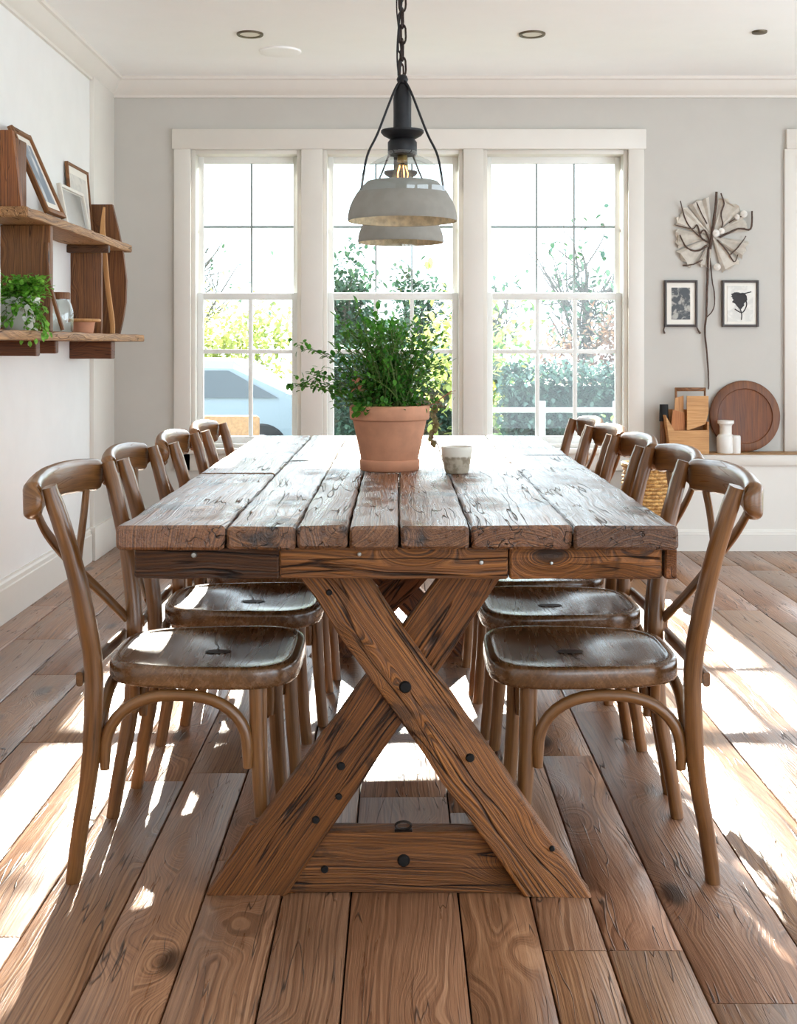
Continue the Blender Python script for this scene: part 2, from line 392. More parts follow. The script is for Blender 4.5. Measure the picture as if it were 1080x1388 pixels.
def window(n,x0,x1,vs,hu=1.775,hl=1.075,w=.03,lo=.53,plainw=False):
    t=thing('window_%d'%n,((x0+x1)/2,YB+.08,ZB),None,None,kind='structure')
    m=MB(); frame_rect(m,x0,x1,ZB,ZT,.024,.02,YB+.005,YB+.155,.002); m.build('window_frame',M_TRIM,t)
    a,b=x0+.024,x1-.024; zm=1.385
    yu,yl=YB+.105,YB+.062
    m=MB(); frame_rect(m,a,b,zm-.02,ZT-.02,w,.04,yu,yu+.034,wt=.042); us=m.build('upper_sash',M_SASH,t)
    m=MB()
    for v in vs: box(m,v-.005,v+.005,yu+.006,yu+.028,zm+.01,ZT-.05,ax='Z')
    box(m,a+w,b-w,yu+.007,yu+.027,hu-.006,hu+.006,ax='X'); m.build('muntin',M_LEAD,us)
    m=MB(); box(m,a+w*.6,b-w*.6,yu+.015,yu+.019,zm,ZT-.04,ax='X'); m.build('pane',M_PANE,us)
    m=MB(); frame_rect(m,a,b,ZB+.018,zm+.016,w+.004,.04,yl,yl+.034,wt=.036); ls=m.build('lower_sash',M_SASH,t)
    m=MB()
    for v in vs: box(m,v-.011,v+.011,yl+.004,yl+.03,ZB+.05,zm-.01,ax='Z',b=.002)
    box(m,a+w,b-w,yl+.005,yl+.029,hl-.012,hl+.012,ax='X',b=.002); m.build('muntin',M_SASH,ls)
    m=MB(); box(m,a+w*.6,b-w*.6,yl+.015,yl+.019,ZB+.04,zm,ax='X'); m.build('pane',M_PANE,ls)
window(1,*OP[0],[-.825]); window(2,*OP[1],[-.127,.075]); window(3,*OP[2],[.775,.985])
window(4,2.24,3.1,[2.53,2.81])
# ledge with storage panel under it, to the right of the windows
LY=YB-.16; LZ=.526
m=MB(); box(m,1.42,XR,LY+.02,YB,0,LZ-.06,ax='X'); struct(m.build('trim_6',M_TRIM))
m=MB(); box(m,1.40,XR,LY,YB,LZ-.065,LZ-.006,ax='X',b=.003); struct(m.build('trim_7',M_TRIM))
m=MB(); box(m,1.395,XR,LY-.006,YB,LZ-.006,LZ,ax='X',b=.002,tint=(.75,.85,1.05)); struct(m.build('trim_8',W_PALE))
m=MB(); bb(m,(1.42,LY+.02,0),(XR,LY+.02,0),(0,-1,0),.115); struct(m.build('baseboard_right',M_TRIM,sharp=20))

# ------------------------------------------------------------------ dining table
TZ=.76; TY0,TY1=2.375,4.75
tb=thing('dining_table',(0,3.56,0),'long rustic table of reclaimed planks on crossed timber trestles','table')
s0=lambda px:(px-540)*TY0/F
edges=[s0(x) for x in (157,305,401,472,541,637,777,921)]
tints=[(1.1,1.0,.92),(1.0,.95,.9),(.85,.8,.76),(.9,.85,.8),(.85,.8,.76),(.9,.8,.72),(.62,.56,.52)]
ends=[3.35,3.72,3.62,4.05,3.72,3.72,3.9]
def plank(x0,x1,y0,y1,zt,th,tint,parent,name='tabletop_plank',mat=W_TABLE,jit=.0035):
    m=MB(); n=int((y1-y0)/.05)+2
    w=x1-x0; secs=[]; pr=rrect(w,th,.009,3); off=roff()
    for i in range(n+2):
        q=0
        if i==0: y=y0; q=1
        elif i==n+1: y=y1; q=1
        else: y=y0+.006+(y1-y0-.012)*(i-1)/(n-1)
        k=1-.012/w*q; kz=1-.012/th*q; s=[]
        for u,v in pr:
            s.append(Vector(((x0+x1)/2+u*k,y,zt-th/2+v*kz)))
        secs.append(s[::-1])
    loft(m,secs,AX['Y'],tint=tint,jit=jit,jf=14,off=off)
    return m.build(name,mat,parent,sharp=35)
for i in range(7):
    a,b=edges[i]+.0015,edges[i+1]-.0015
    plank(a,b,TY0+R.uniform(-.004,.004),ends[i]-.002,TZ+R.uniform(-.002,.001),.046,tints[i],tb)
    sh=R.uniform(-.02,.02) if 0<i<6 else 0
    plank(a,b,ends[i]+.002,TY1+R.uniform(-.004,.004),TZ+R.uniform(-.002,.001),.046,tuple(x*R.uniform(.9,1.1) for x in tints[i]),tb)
m=MB(); box(m,-.47,.522,2.455,4.668,.7085,.7155,ax='X'); m.build('gap_sun_blocker',W_TREST,tb)  # added unseen backing that stops sun passing between the planks
# aprons
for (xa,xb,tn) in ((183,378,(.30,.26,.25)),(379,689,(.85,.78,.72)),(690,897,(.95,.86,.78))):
    m=MB(); x0,x1=s0(xa)*1.01,s0(xb)*1.01
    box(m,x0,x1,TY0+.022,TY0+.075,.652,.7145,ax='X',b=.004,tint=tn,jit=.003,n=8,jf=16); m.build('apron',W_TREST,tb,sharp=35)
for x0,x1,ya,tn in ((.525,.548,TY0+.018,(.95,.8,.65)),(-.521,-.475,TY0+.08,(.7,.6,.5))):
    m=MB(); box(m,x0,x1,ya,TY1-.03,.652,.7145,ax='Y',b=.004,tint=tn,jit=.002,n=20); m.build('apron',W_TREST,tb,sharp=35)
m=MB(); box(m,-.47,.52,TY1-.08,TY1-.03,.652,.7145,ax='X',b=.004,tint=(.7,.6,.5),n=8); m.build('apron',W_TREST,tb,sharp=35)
def xboard(xb0,xb1,xt0,xt1,y0,y1,z0,z1,tint,name,parent,n=26,jit=.004):
    """slanted timber with horizontal cuts: foot spans xb0..xb1 at z0, head xt0..xt1 at z1"""
    m=MB(); cb=Vector(((xb0+xb1)/2,0,z0)); ct=Vector(((xt0+xt1)/2,0,z1)); ax=(ct-cb).normalized(); pp=Vector((ax.z,0,-ax.x))
    secs=[]
    for i in range(n):
        k=i/(n-1); x0=xb0+(xt0-xb0)*k; x1=xb1+(xt1-xb1)*k; z=z0+(z1-z0)*k
        secs.append([Vector(((x0+x1)/2+u,(y0+y1)/2+v,z)) for u,v in rrect(x1-x0,y1-y0,.007,3)])
    loft(m,secs,lambda p:(p.dot(pp),p.y,p.dot(ax)),tint=tint,jit=jit,jf=12)
    return m.build(name,W_TREST,parent,sharp=35)
fy=2.451
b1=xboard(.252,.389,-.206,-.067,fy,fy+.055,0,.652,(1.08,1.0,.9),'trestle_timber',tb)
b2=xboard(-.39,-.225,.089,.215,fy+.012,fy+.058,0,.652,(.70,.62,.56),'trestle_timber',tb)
m=MB(); pr=[(-.23,0),(.30,0),(.30,.05),(.17,.122),(-.17,.122),(-.23,.06)]
xs=[-.29,-.2,-.1,0,.1,.2,.28]
secs=[[Vector((x,fy+.020+.056/2+u,.061+v)) for u,v in rrect(.056,.122,.005,3)] for x in xs]
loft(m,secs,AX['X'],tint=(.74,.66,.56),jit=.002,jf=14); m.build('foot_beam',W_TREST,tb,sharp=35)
# little foot block behind left timber
m=MB(); loft(m,[[Vector((x,y,z)) for x,z in ((-.386,0),(-.345,.07),(-.308,.132),(-.285,.142),(-.255,.135),(-.21,0))] for y in (fy+.058,fy+.022)],lambda p:(p.x*.8-p.z*.6,p.y,p.x*.6+p.z*.8),tint=(.8,.72,.62),jit=.001); m.build('foot_block',W_TREST,tb,sharp=30)
# rear trestle
ry=4.335
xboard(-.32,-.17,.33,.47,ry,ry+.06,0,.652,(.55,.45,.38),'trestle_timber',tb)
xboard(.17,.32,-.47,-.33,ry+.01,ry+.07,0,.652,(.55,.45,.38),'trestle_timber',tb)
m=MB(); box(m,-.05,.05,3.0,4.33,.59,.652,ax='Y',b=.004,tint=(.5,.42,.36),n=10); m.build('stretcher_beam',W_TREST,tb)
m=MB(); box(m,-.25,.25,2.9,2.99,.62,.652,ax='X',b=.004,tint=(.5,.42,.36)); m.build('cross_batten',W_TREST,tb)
# bolts and hook
M_BOLT=plain('bolt_black',(18,16,15),.6,metal=.4); M_NAIL=plain('nail_steel',(190,190,185),.3,metal=.9)
def disc(px,py,Y,r,mat,name='bolt',depth=.006):
    p=at(px,py,Y); m=MB()
    lathe(m,p,[(0.0001,-depth),(r*.75,-depth*.95),(r,-depth*.3),(r,.004)],14,axis='Y'); return m.build(name,mat,tb)
for px,py,dy,r in ((446,803,.0,.0065),(549,931,0,.0125),(637,1027,0,.009),(462,1038,.012,.009),(459,1079,.012,.0075),(428,1111,.012,.008),(748,1150,0,.006),(547,1166,.020,.013),(440,1178,.020,.008)):
    disc(px,py,fy+dy+.001,r,M_BOLT)
for px,py,r in ((263,752,.006),(487,751,.0045),(652,762,.005),(747,763,.0035)): disc(px,py,TY0+.022,r,M_NAIL,'bolt')
m=MB(); hp=Vector((.010,fy+.035,.122))
sweep(m,[hp+Vector((.016*math.cos(a),0,.010+.008*math.sin(a))) for a in [i*2*PI/16 for i in range(16)]],circ(.0025,8),up=(0,1,0),closed=True)
box(m,hp.x-.018,hp.x+.018,hp.y-.01,hp.y+.01,.121,.1245,b=.001); m.build('iron_loop',M_IRONB,tb)

# ------------------------------------------------------------------ chairs
def make_chair(top):
    root=thing('dining_chair',(0,0,0),None,'chair','bentwood chairs around the dining table')
    k=top
    ys=[.172,.178,.185,.19,.194,.197+(k-.197)*.28,.197+(k-.197)*.6,k]
    if k<.22: ys=[.160,.164,.168,.172,.176,.180,.185,k]
    pz=[0,.114,.233,.343,.455,.572,.694,.828]; pxx=[-.255,-.238,-.217,-.209,-.208,-.222,-.247,-.284]
    for s in (-1,1):
        m=MB(); path=spline([(pxx[i],s*ys[i],pz[i]) for i in range(8)],6)
        sweep(m,path,rrect(.034,.042,.0155,4),up=(0,1,0),scale=lambda t:(.86+.2*min(1,t*3)-.08*max(0,t-.7)/.3) if t<.975 else .86,jit=.0012,jf=18,tint=(1.02,1,.98))
        m.build('leg',W_CHAIR,root,sharp=50)
    for s in (-1,1):
        m=MB(); path=spline([(.150,s*.172,0),(.138,s*.168,.14),(.130,s*.163,.28),(.126,s*.160,.42)],6)
        sweep(m,path,circ(.0185,14),up=(0,1,0),scale=lambda t:.84+.2*t,jit=.001,jf=18); m.build('leg',W_CHAIR,root,sharp=50)
    # seat
    m=MB(); n=56
    def outline(f,z,sag=0):
        out=[]
        for j in range(n):
            a=2*PI*j/n; ca,sa=math.cos(a),math.sin(a); e=.52
            x=abs(ca)**e*math.copysign(1,ca); y=abs(sa)**e*math.copysign(1,sa)
            hw=.192+.016*x if x>0 else .192+.018*x
            out.append(Vector((.003+.206*x*f, hw*y*f, z+sag*(1-abs(y)*.0))))
        return out
    secs=[]
    for f,z in ((.0,.401),(.6,.401),(.95,.401),(.985,.404),(1.,.411),(1.,.434),(.993,.442),(.975,.446),(.925,.447),(.905,.4465),(.893,.4445),(.875,.4435),(.83,.441),(.72,.4375),(.55,.4345),(.35,.4325),(.15,.432),(0.001,.432)):
        secs.append(outline(max(f,.001),z))
    loft(m,[s for s in secs],lambda p:(p.x,p.z,p.y),caps=False,off=Vector((.31,.15,3.3))); m.build('seat',W_SEAT,root,sharp=60)
    # knot in the middle of the seat
    m=MB(); 
    pts=[Vector((.02+R.uniform(-.002,.002)+ .028*math.cos(a)*(1+.3*R.random()),.0+.016*math.sin(a)*(1+.3*R.random()),.4333)) for a in [2*PI*i/18 for i in range(18)]]
    ctr=Vector((.02,0,.4325)); 
    m.add([ctr]+pts,[(0,1+i,1+(i+1)%18) for i in range(18)])
    cr=spline([(.02,.0,.4334),(.015,.04,.4338),(.0,.09,.4362),(-.005,.13,.4382)],4)
    sweep(m,cr,[(.0013,0),(0,.0006),(-.0013,0),(0,-.0006)],scale=lambda t:1.1-t*.9)
    m.build('seat_knot',M_BOLTW,root,sharp=60)
    # arches
    def arch(P0,P1,zb,zt,name):
        m=MB(); P0,P1=Vector(P0),Vector(P1); mid=(P0+P1)/2; h=(P1-P0)/2
        pts=[P0+Vector((0,0,zb))]
        for i in range(21):
            a=PI-PI*i/20; c=math.cos(a); sgn=math.copysign(1,c)
            pts.append(mid+h*(abs(c)**.85*sgn)+Vector((0,0,zb+.035+(zt-zb-.035)*math.sin(a)**.9)))
        pts.append(P1+Vector((0,0,zb)))
        nrm=(P1-P0).cross(Vector((0,0,1)))
        sweep(m,pts,circ(.0125,12),up=nrm,jit=.0008,jf=20,scale=lambda t:1.0 if .02<t<.98 else .8); m.build(name,W_CHAIR,root,sharp=50)
    for s in (-1,1): arch((-.186,s*.183,0),(.108,s*.172,0),.236,.388,'arch_stretcher')
    arch((.118,-.142,0),(.118,.142,0),.250,.388,'arch_stretcher')
    arch((-.20,-.16,0),(-.20,.16,0),.250,.388,'arch_stretcher')
    m=MB(); sweep(m,[(-.236,-.195,.425),(-.24,0,.425),(-.236,.195,.425)],rrect(.014,.03,.005,2)); m.build('back_rail',W_CHAIR,root,sharp=50)
    # top rail
    m=MB(); e=k+.022; path=[]
    for i in range(37):
        t=-math.cos(PI*i/36); path.append((-.313-.03*(1-t*t)+(.020 if abs(t)>.97 else 0)*(abs(t)-.97)/.03,t*e,.797+.014*(1-t*t)))
    def rs(t):
        q=min(t,1-t)
        q=(1-abs(math.cos(PI*t)))/2; end=min(1,math.sqrt(max(0,1-(1-min(1,q/.045))**2))*.9+.12)
        return ((1.25-.25*min(1,q/.2))*end, end*(1+.0*q))
    sweep(m,path,rrect(.031,.078,.0145,4),scale=rs,jit=.0012,jf=15,tint=(1,.98,.96)); m.build('top_rail',W_CHAIR,root,sharp=55)
    # crossed slats bowing backwards
    for s in (-1,1):
        m=MB(); o=.005*s
        path=spline([(-.325,s*(k-.035),.79),(-.318+o,s*(k*.55),.72),(-.296+o,0,.625),(-.262,-s*.105,.54),(-.226,-s*.178,.47)],6)
        sweep(m,path,rrect(.010,.028,.004,2),up=(1,0,0)) if False else sweep(m,path,rrect(.028,.010,.004,2),up=(1,0,.2)); m.build('cross_slat',W_CHAIR,root,sharp=50)
    return root
M_BOLTW=plain('seat_knot_dark',(46,28,18),.5)
CA=make_chair(.245); CB=make_chair(.19)
LC=[(-.42,2.70,0,'bentwood cross-back chair at the nearest place on the shelf side of the table'),
    (-.405,3.23,1,'bentwood cross-back chair second from the front on the shelf side'),
    (-.372,3.73,1,'bentwood cross-back chair third from the front on the shelf side'),
    (-.355,4.22,1,'bentwood cross-back chair at the window end of the shelf side of the table')]
RC=[(.40,2.70,0,'bentwood cross-back chair at the nearest place on the wall-art side of the table'),
    (.415,3.18,1,'bentwood cross-back chair second from the front on the wall-art side'),
    (.395,3.61,1,'middle bentwood chair of the five on the wall-art side of the table'),
    (.385,4.04,1,'bentwood chair fourth from the front on the wall-art side of the table'),
    (.385,4.47,1,'bentwood chair at the window end of the wall-art side of the table')]
used=[False,False]
for k,(lst,rz) in enumerate(((LC,0),(RC,PI))):
    for x,y,v,lab in lst:
        src=(CA,CB)[v]
        o=src if not used[v] else copy_tree(src); used[v]=True
        o.location=(x,y,0); o.rotation_euler=(0,0,rz+R.uniform(-.015,.015)); o['label']=lab

# ------------------------------------------------------------------ leaves
def leaf(mb,p,d,up,L,Wd,tint,curl=.15,mi=0):
    d=d.normalized(); s=d.cross(up)
    if s.length<1e-3: s=d.cross(Vector((1,0,.1)))
    s.normalize(); n=s.cross(d)
    prof=[(0,.0),(.25,.42),(.55,.5),(.82,.3),(1,0)]
    vs=[p]; 
    for t,w_ in prof[1:-1]:
        c=p+d*L*t-n*curl*L*t*t
        vs+= [c+s*w_*Wd+n*.06*L, c, c-s*w_*Wd+n*.06*L]
    vs.append(p+d*L-n*curl*L)
    f=[(0,1,2),(0,2,3),(1,4,5,2),(2,5,6,3),(4,7,8,5),(5,8,9,6),(7,10,8),(8,10,9)]
    mb.add(vs,f,None,tint,mi)
def rdir(r=R): 
    z=r.uniform(-1,1); a=r.uniform(0,2*PI); q=math.sqrt(1-z*z); return Vector((q*math.cos(a),q*math.sin(a),z))
M_LEAF=leafmat('herb_leaf',(54,112,42),(102,162,64),.45,.35)
M_LEAFB=leafmat('shelf_leaf',(96,160,56),(150,205,96),.4,.4)
M_LEAFR=leafmat('withered_leaf',(150,90,70),(196,140,110),.3,.6)
# ------------------------------------------------------------------ potted plant on the table
PY=3.44; PX=(528-540)*PY/F; 
M_TERRA=plain('terracotta',(198,140,108),.75,var=.10,scale=18,bump=.25)
pt=thing('potted_plant',(PX,PY,TZ),'bushy green herb in a terracotta pot on the table','plant')
m=MB(); lathe(m,(PX,PY,TZ),[(.001,0),(.080,0),(.084,.004),(.085,.026),(.083,.031),(.081,.032),(.104,.140),(.105,.142),(.110,.143),(.1125,.147),(.1135,.178),(.111,.183),(.105,.184),(.101,.18),(.098,.15),(.097,.145)],56)
m.build('pot',M_TERRA,pt,sharp=50)
m=MB(); lathe(m,(PX,PY,TZ),[(.0985,.16),(.06,.168),(.02,.163),(.001,.165)],30); m.build('soil',M_SOIL,pt)
st=MB(); fo=MB(); base=Vector((PX,PY,TZ+.165))
rr=random.Random(11)
def sprig(tip,c0,nl,L0=.022,droop=.0,bend=.25,back=False,st=st,fo=fo,rr=rr,spread=1.):
    tip=Vector(tip); a=c0; 
    mid=a.lerp(tip,.5)+Vector((rr.uniform(-.02,.02),rr.uniform(-.02,.02),bend*(tip-a).length*.35))
    path=spline([a,mid,tip],6)
    sweep(st,path,circ(.0016,5),scale=lambda t:1.1-.7*t)
    for i in range(nl):
        t=.18+.82*i/nl+rr.uniform(-.02,.02); t=min(max(t,0),.999); q=t*(len(path)-1); j=int(q); p=path[j].lerp(path[min(j+1,len(path)-1)],q-j)
        d=(path[min(j+1,len(path)-1)]-path[j]); d.normalize()
        dd=(d*.5+rdir(rr)*spread); L=L0*rr.uniform(.6,1.25); k=rr.uniform(.65,1.3)
        leaf(fo,p,dd,Vector((0,0,1)),L,L*rr.uniform(.55,.8),(k*.95,k,k*.8))
    dd=(path[-1]-path[-2]); leaf(fo,path[-1],dd,Vector((0,0,1)),L0*1.2,L0*.7,(.9,1,.8))
def pp(px,py,dy=0): return at(px,py,PY+dy)
tips=[]
for i in range(170):
    # crown outline: wide dome, taller at left-centre, spreading
    a=rr.uniform(0,2*PI); q=math.sqrt(rr.random())
    px=523+q*math.cos(a)*80; py_top=436+((px-512)/85)**2*52
    py=rr.uniform(py_top,552) if rr.random()<.55 else py_top+rr.uniform(-6,14)
    tips.append((px,py,q*math.sin(a)*.13))
for px,py,dy in tips: sprig(pp(px,py,dy),base+Vector((rr.uniform(-.06,.06),rr.uniform(-.06,.06),0)),rr.randint(13,20),L0=.0155)
for px,py,dy,n in ((455,430,0,16),(485,420,-.02,18),(478,440,.05,16),(505,425,.0,18),(560,435,.03,14),(592,458,.0,14),(600,490,-.03,16),(588,510,.05,14),(565,450,-.05,14),(452,470,0,14),(450,500,-.04,16),(462,520,-.06,14),(440,512,-.03,12),(425,505,-.05,9),(595,455,0,10),(578,445,.05,10),(512,420,.04,10)):
    sprig(pp(px,py,dy),base+Vector((rr.uniform(-.05,.05),rr.uniform(-.04,.04),0)),n,L0=.021)
# long trailing sprigs to the left
for q in ((388,520),(400,523),(425,508),(418,516),(432,522)): sprig(pp(*q,-.02),base+Vector((-.06,-.02,0)),22,L0=.019,bend=.35,spread=.9)
for q in ((412,470),(430,478),(414,473)): sprig(pp(*q,-.02),base+Vector((-.06,0,.02)),15,L0=.019,bend=.5,spread=.8)
sprig(pp(484,412,0),base+Vector((-.02,0,.02)),16,L0=.024,bend=.1)
for c_,n_ in (((408,470),14),((400,521),10),((415,518),14),((430,512),16),((436,505),12),((470,440),20),((560,440),16),((596,460),14),((600,500),10)):
    for q in range(n_):
        p=pp(c_[0]+rr.gauss(0,6),c_[1]+rr.gauss(0,5),rr.gauss(-.02,.012)); k=rr.uniform(.7,1.2); leaf(fo,p,rdir(rr),Vector((0,0,1)),.017,.011,(k*.9,k,k*.8))
# dense core
for i in range(1300):
    p=base+Vector((rr.gauss(0,.055),rr.gauss(0,.045),abs(rr.gauss(.03,.06))))
    k=rr.uniform(.5,1.05); L=.016*rr.uniform(.6,1.2); leaf(fo,p,rdir(rr),Vector((0,0,1)),L,L*.7,(k*.85,k,k*.8))
for i in range(26):
    p=base+Vector((rr.uniform(-.1,-.05),rr.uniform(-.09,-.05),rr.uniform(0,.03))); L=.024; leaf(fo,p,Vector((rr.uniform(-1,0),-1,-.7)),Vector((0,0,1)),L,L*.7,(1,1,.8))
st.build('stems',M_STEM,pt); fo.build('foliage',M_LEAF,pt,smooth=True,sharp=80)
m=MB(); b0=base+Vector((.08,.0,.0)); sweep(m,spline([b0,pp(590,545),pp(612,530)],5),circ(.0018,5))
for i in range(9):
    p=pp(588+i*2.6,547-i*1.9,rr.uniform(-.01,.01)); leaf(m,p,Vector((1,rr.uniform(-.5,.5),rr.uniform(.1,.8))),Vector((0,0,1)),.02,.009,(1,.9,.9))
hp=spline([b0,pp(588,548,.03),pp(589,575,.035),pp(583,605,.035)],5); sweep(m,hp,circ(.0018,5))
for i in range(9): leaf(m,hp[5+i],Vector((rr.uniform(-.6,.6),-.2,-1)),Vector((0,1,0)),.028,.016,(.42,.8,.5))
for i in range(7): leaf(m,pp(rr.uniform(470,510),rr.uniform(510,535),-.1),rdir(rr),Vector((0,0,1)),.02,.012,(1,.9,.9))
m.build('withered_leaves',M_LEAFR,pt)
# cup
cy=3.34; cx=(619-540)*cy/F
t=NT('cup_clay'); P=t.n('ShaderNodeTexCoord').outputs['Object']; sp=t.n('ShaderNodeSeparateXYZ'); t.l(P,sp.inputs[0])
nz=t.noise(P,45,4); ed=t.math('ADD',sp.outputs[2],t.math('MULTIPLY',nz,.012))
t.bsdf(t.mix(t.ss(ed,.05,.056),t.mix(t.ss(nz,.4,.6),lin((150,138,118)),lin((196,186,166))),lin((226,220,206))),.4,bump=nz,bs=.3)
m=MB(); lathe(m,(cx,cy,TZ),[(.001,0),(.026,0),(.031,.003),(.036,.02),(.040,.045),(.043,.072),(.0425,.0745),(.0405,.0745),(.0395,.072),(.036,.04),(.031,.012),(.001,.010)],40)
tag(m.build('clay_cup',t.m,origin=(cx,cy,TZ)),'small speckled grey-white cup on the table beside the terracotta pot','cup')

# ------------------------------------------------------------------ pendant lamps
M_SHADE=plain('plaster_shade',(140,135,126),.8,var=.06,scale=30,bump=.15)
M_INNER=plain('shade_inside',(206,192,160),.7,var=.25,scale=45,bump=.5)
t=NT('amber_glass'); tr=t.n('ShaderNodeBsdfTransparent'); tr.inputs[0].default_value=(1,.86,.62,1); gl=t.n('ShaderNodeBsdfGlossy'); gl.inputs[1].default_value=.03
mx=t.n('ShaderNodeMixShader'); mx.inputs[0].default_value=.12; t.l(tr.outputs[0],mx.inputs[1]); t.l(gl.outputs[0],mx.inputs[2]); t.l(mx.outputs[0],t.out.inputs[0]); M_BULB=t.m
M_FIL=plain('filament_glow',(255,190,110),.5,emit=(1,.55,.18),es=9)
M_BRASS=plain('brass',(150,120,70),.35,metal=.9)
def lamp(X,Y,ZR,label,jar):
    lt=thing('pendant_lamp',(X,Y,ZC),label,'lamp','pendant lamps hanging over the table')
    k=1.0; q=.001818
    Rm=.135
    o=Vector((X,Y,ZR))
    # opaque band
    out=[(.135,.004),(.1335,.016),(.130,.030),(.1235,.046),(.114,.062),(.102,.078),(.088,.0925)]; inn=[(a-.004,b) for a,b in out]
    m=MB(); lathe(m,o,[(Rm-.001,-.004),(Rm,.0)]+out,56); m.build('lamp_shade',M_SHADE,lt,sharp=60)
    m=MB(); lathe(m,o,[(Rm-.001,-.004),(Rm-.005,-.003)]+inn,56); m.build('shade_lining',M_INNER,lt,sharp=60)
    rt,zt=out[-1]
    m=MB(); lathe(m,o,[(.1165,.0635),(.118,.075),(.114,.092),(.098,.117),(.080,.136),(.060,.149),(.044,.156),(.037,.160),(.036,.168)],48); m.build('glass_dome',M_GLASS,lt,sharp=60)
    zc=zt+.066
    m=MB(); lathe(m,o,[(.001,zc),(.034,zc),(.036,zc+.003),(.036,zc+.032),(.033,zc+.036),(.030,zc+.040),(.036,zc+.043),(.047,zc+.049),(.053,zc+.056),(.053,zc+.061),(.03,zc+.064),(.0225,zc+.066)],40)
    m.build('socket_cap',M_BLACK,lt,sharp=40)
    m=MB(); lathe(m,o,[(.0225,zc+.064),(.022,zc+.10),(.0225,zc+.14),(.019,zc+.165),(.012,zc+.175),(.006,zc+.178)],28); lathe(m,o+Vector((0,0,zc+.187)),[(.001,-.013),(.011,-.009),(.0145,0),(.011,.009),(.001,.013)],20)
    m.build('lamp_handle',M_BLACK,lt,sharp=40)
    # bulb
    bt=zc
    m=MB(); lathe(m,o,[(.012,bt),(.013,bt-.012),(.0135,bt-.016)],20); m.build('bulb_base',M_BRASS,lt)
    m=MB(); lathe(m,o,[(.0125,bt-.02),(.017,bt-.028),(.023,bt-.042),(.0265,bt-.056),(.024,bt-.070),(.015,bt-.080),(.001,bt-.084)],28); bl=m.build('bulb',M_BULB,lt)
    m=MB()
    for i in range(5):
        a=2*PI*i/5; c,s=math.cos(a),math.sin(a)
        sweep(m,[o+Vector((.008*c,.008*s,bt-.026)),o+Vector((.014*c,.014*s,bt-.045)),o+Vector((.011*c,.011*s,bt-.070))],circ(.0012,6))
    m.build('filament',M_FIL,bl)
    # iron straps to the shade
    for sg in (-1,1):
        m=MB(); a=o+Vector((sg*.004,-.006,zc+.185)); 
        pts=[a,o+Vector((sg*.022,-.02,zc+.15)),o+Vector((sg*.06,-.03,zc+.05)),o+Vector((sg*.086,-.04,.150)),o+Vector((sg*.1,-.046,.067))]
        sweep(m,spline(pts,5),rrect(.0055,.008,.0018,1),up=(0,1,0)); m.build('strap',M_BLACK,lt)
    # chain to the ceiling
    z=ZR+zc+.196; i=0; m=MB()
    while z<ZC-.02:
        pts=[]
        for j in range(14):
            a=2*PI*j/14; u=.0085*math.cos(a); v=.019*math.sin(a)+(.006 if math.sin(a)>0 else -.006)
            pts.append(Vector((X+(u if i%2==0 else u*.25),Y+(0 if i%2==0 else u),z+.022+v)))
        sweep(m,pts,circ(.0026,6),up=(0,1,0) if i%2==0 else (1,0,0),closed=True); z+=.040; i+=1
    m.build('chain',M_IRONB,lt)
    m=MB(); pts=[Vector((X-.006+.007*math.sin(t_*5),Y-.006+.004*math.cos(t_*7),ZR+zc+.17+(ZC-ZR-zc-.17)*t_/12)) for t_ in range(13)]
    sweep(m,spline(pts,4),circ(.0022,6),up=(0,1,0)); m.build('cord',M_BLACK,lt)
    m=MB(); lathe(m,(X,Y,ZC),[(.001,-.022),(.03,-.02),(.055,-.006),(.058,0)],32); m.build('ceiling_rose',M_BLACK,lt)
    if jar:
        m=MB(); lathe(m,o,[(.05,.05),(.0515,.0),(.052,-.05),(.050,-.085),(.042,-.105),(.026,-.118),(.001,-.122)],36); m.build('glass_chimney',M_GLASS,lt,sharp=60)
    return lt
lamp(.0095,3.0,1.4215,'nearer pendant lamp with plaster band shade and clear glass dome hanging on a chain',False)
lamp(.007,3.83,1.438,'farther pendant lamp seen behind and below the nearer one, with glass chimney',True)

# ------------------------------------------------------------------ ceiling fittings
M_BRONZE=plain('bronze',(96,84,66),.4,metal=.6); M_LENS=plain('lamp_lens',(225,222,210),.4)
def downlight(x,y,r,lab):
    t=thing('recessed_light',(x,y,ZC),lab,'ceiling light','recessed lights in the ceiling')
    m=MB(); lathe(m,(x,y,ZC),[(r,0),(r,-.006),(r*.96,-.009),(r*.78,-.007),(r*.76,-.002)],36); m.build('trim_ring',M_BRONZE,t)
    m=MB(); lathe(m,(x,y,ZC),[(r*.77,-.003),(.001,-.003)],36); m.build('lens',M_LENS,t)
downlight(-.70,5.74,.063,'round bronze-rimmed recessed light in the ceiling on the shelf side')
downlight(.63,5.74,.063,'round bronze-rimmed recessed light in the ceiling just right of the lamp chain')
m=MB(); lathe(m,(1.69,5.70,ZC),[(.036,0),(.034,-.008),(.02,-.011),(.001,-.011)],24); tag(m.build('ceiling_sensor',M_BRONZE,origin=(1.69,5.70,ZC)),'small dull bronze disc on the ceiling near the right edge','sensor')
m=MB(); lathe(m,(-.59,6.08,ZC),[(.105,0),(.103,-.008),(.09,-.011),(.001,-.011)],40); tag(m.build('ceiling_speaker',M_CEIL,origin=(-.59,6.08,ZC)),'faint flush white disc on the ceiling behind the left recessed light','speaker')

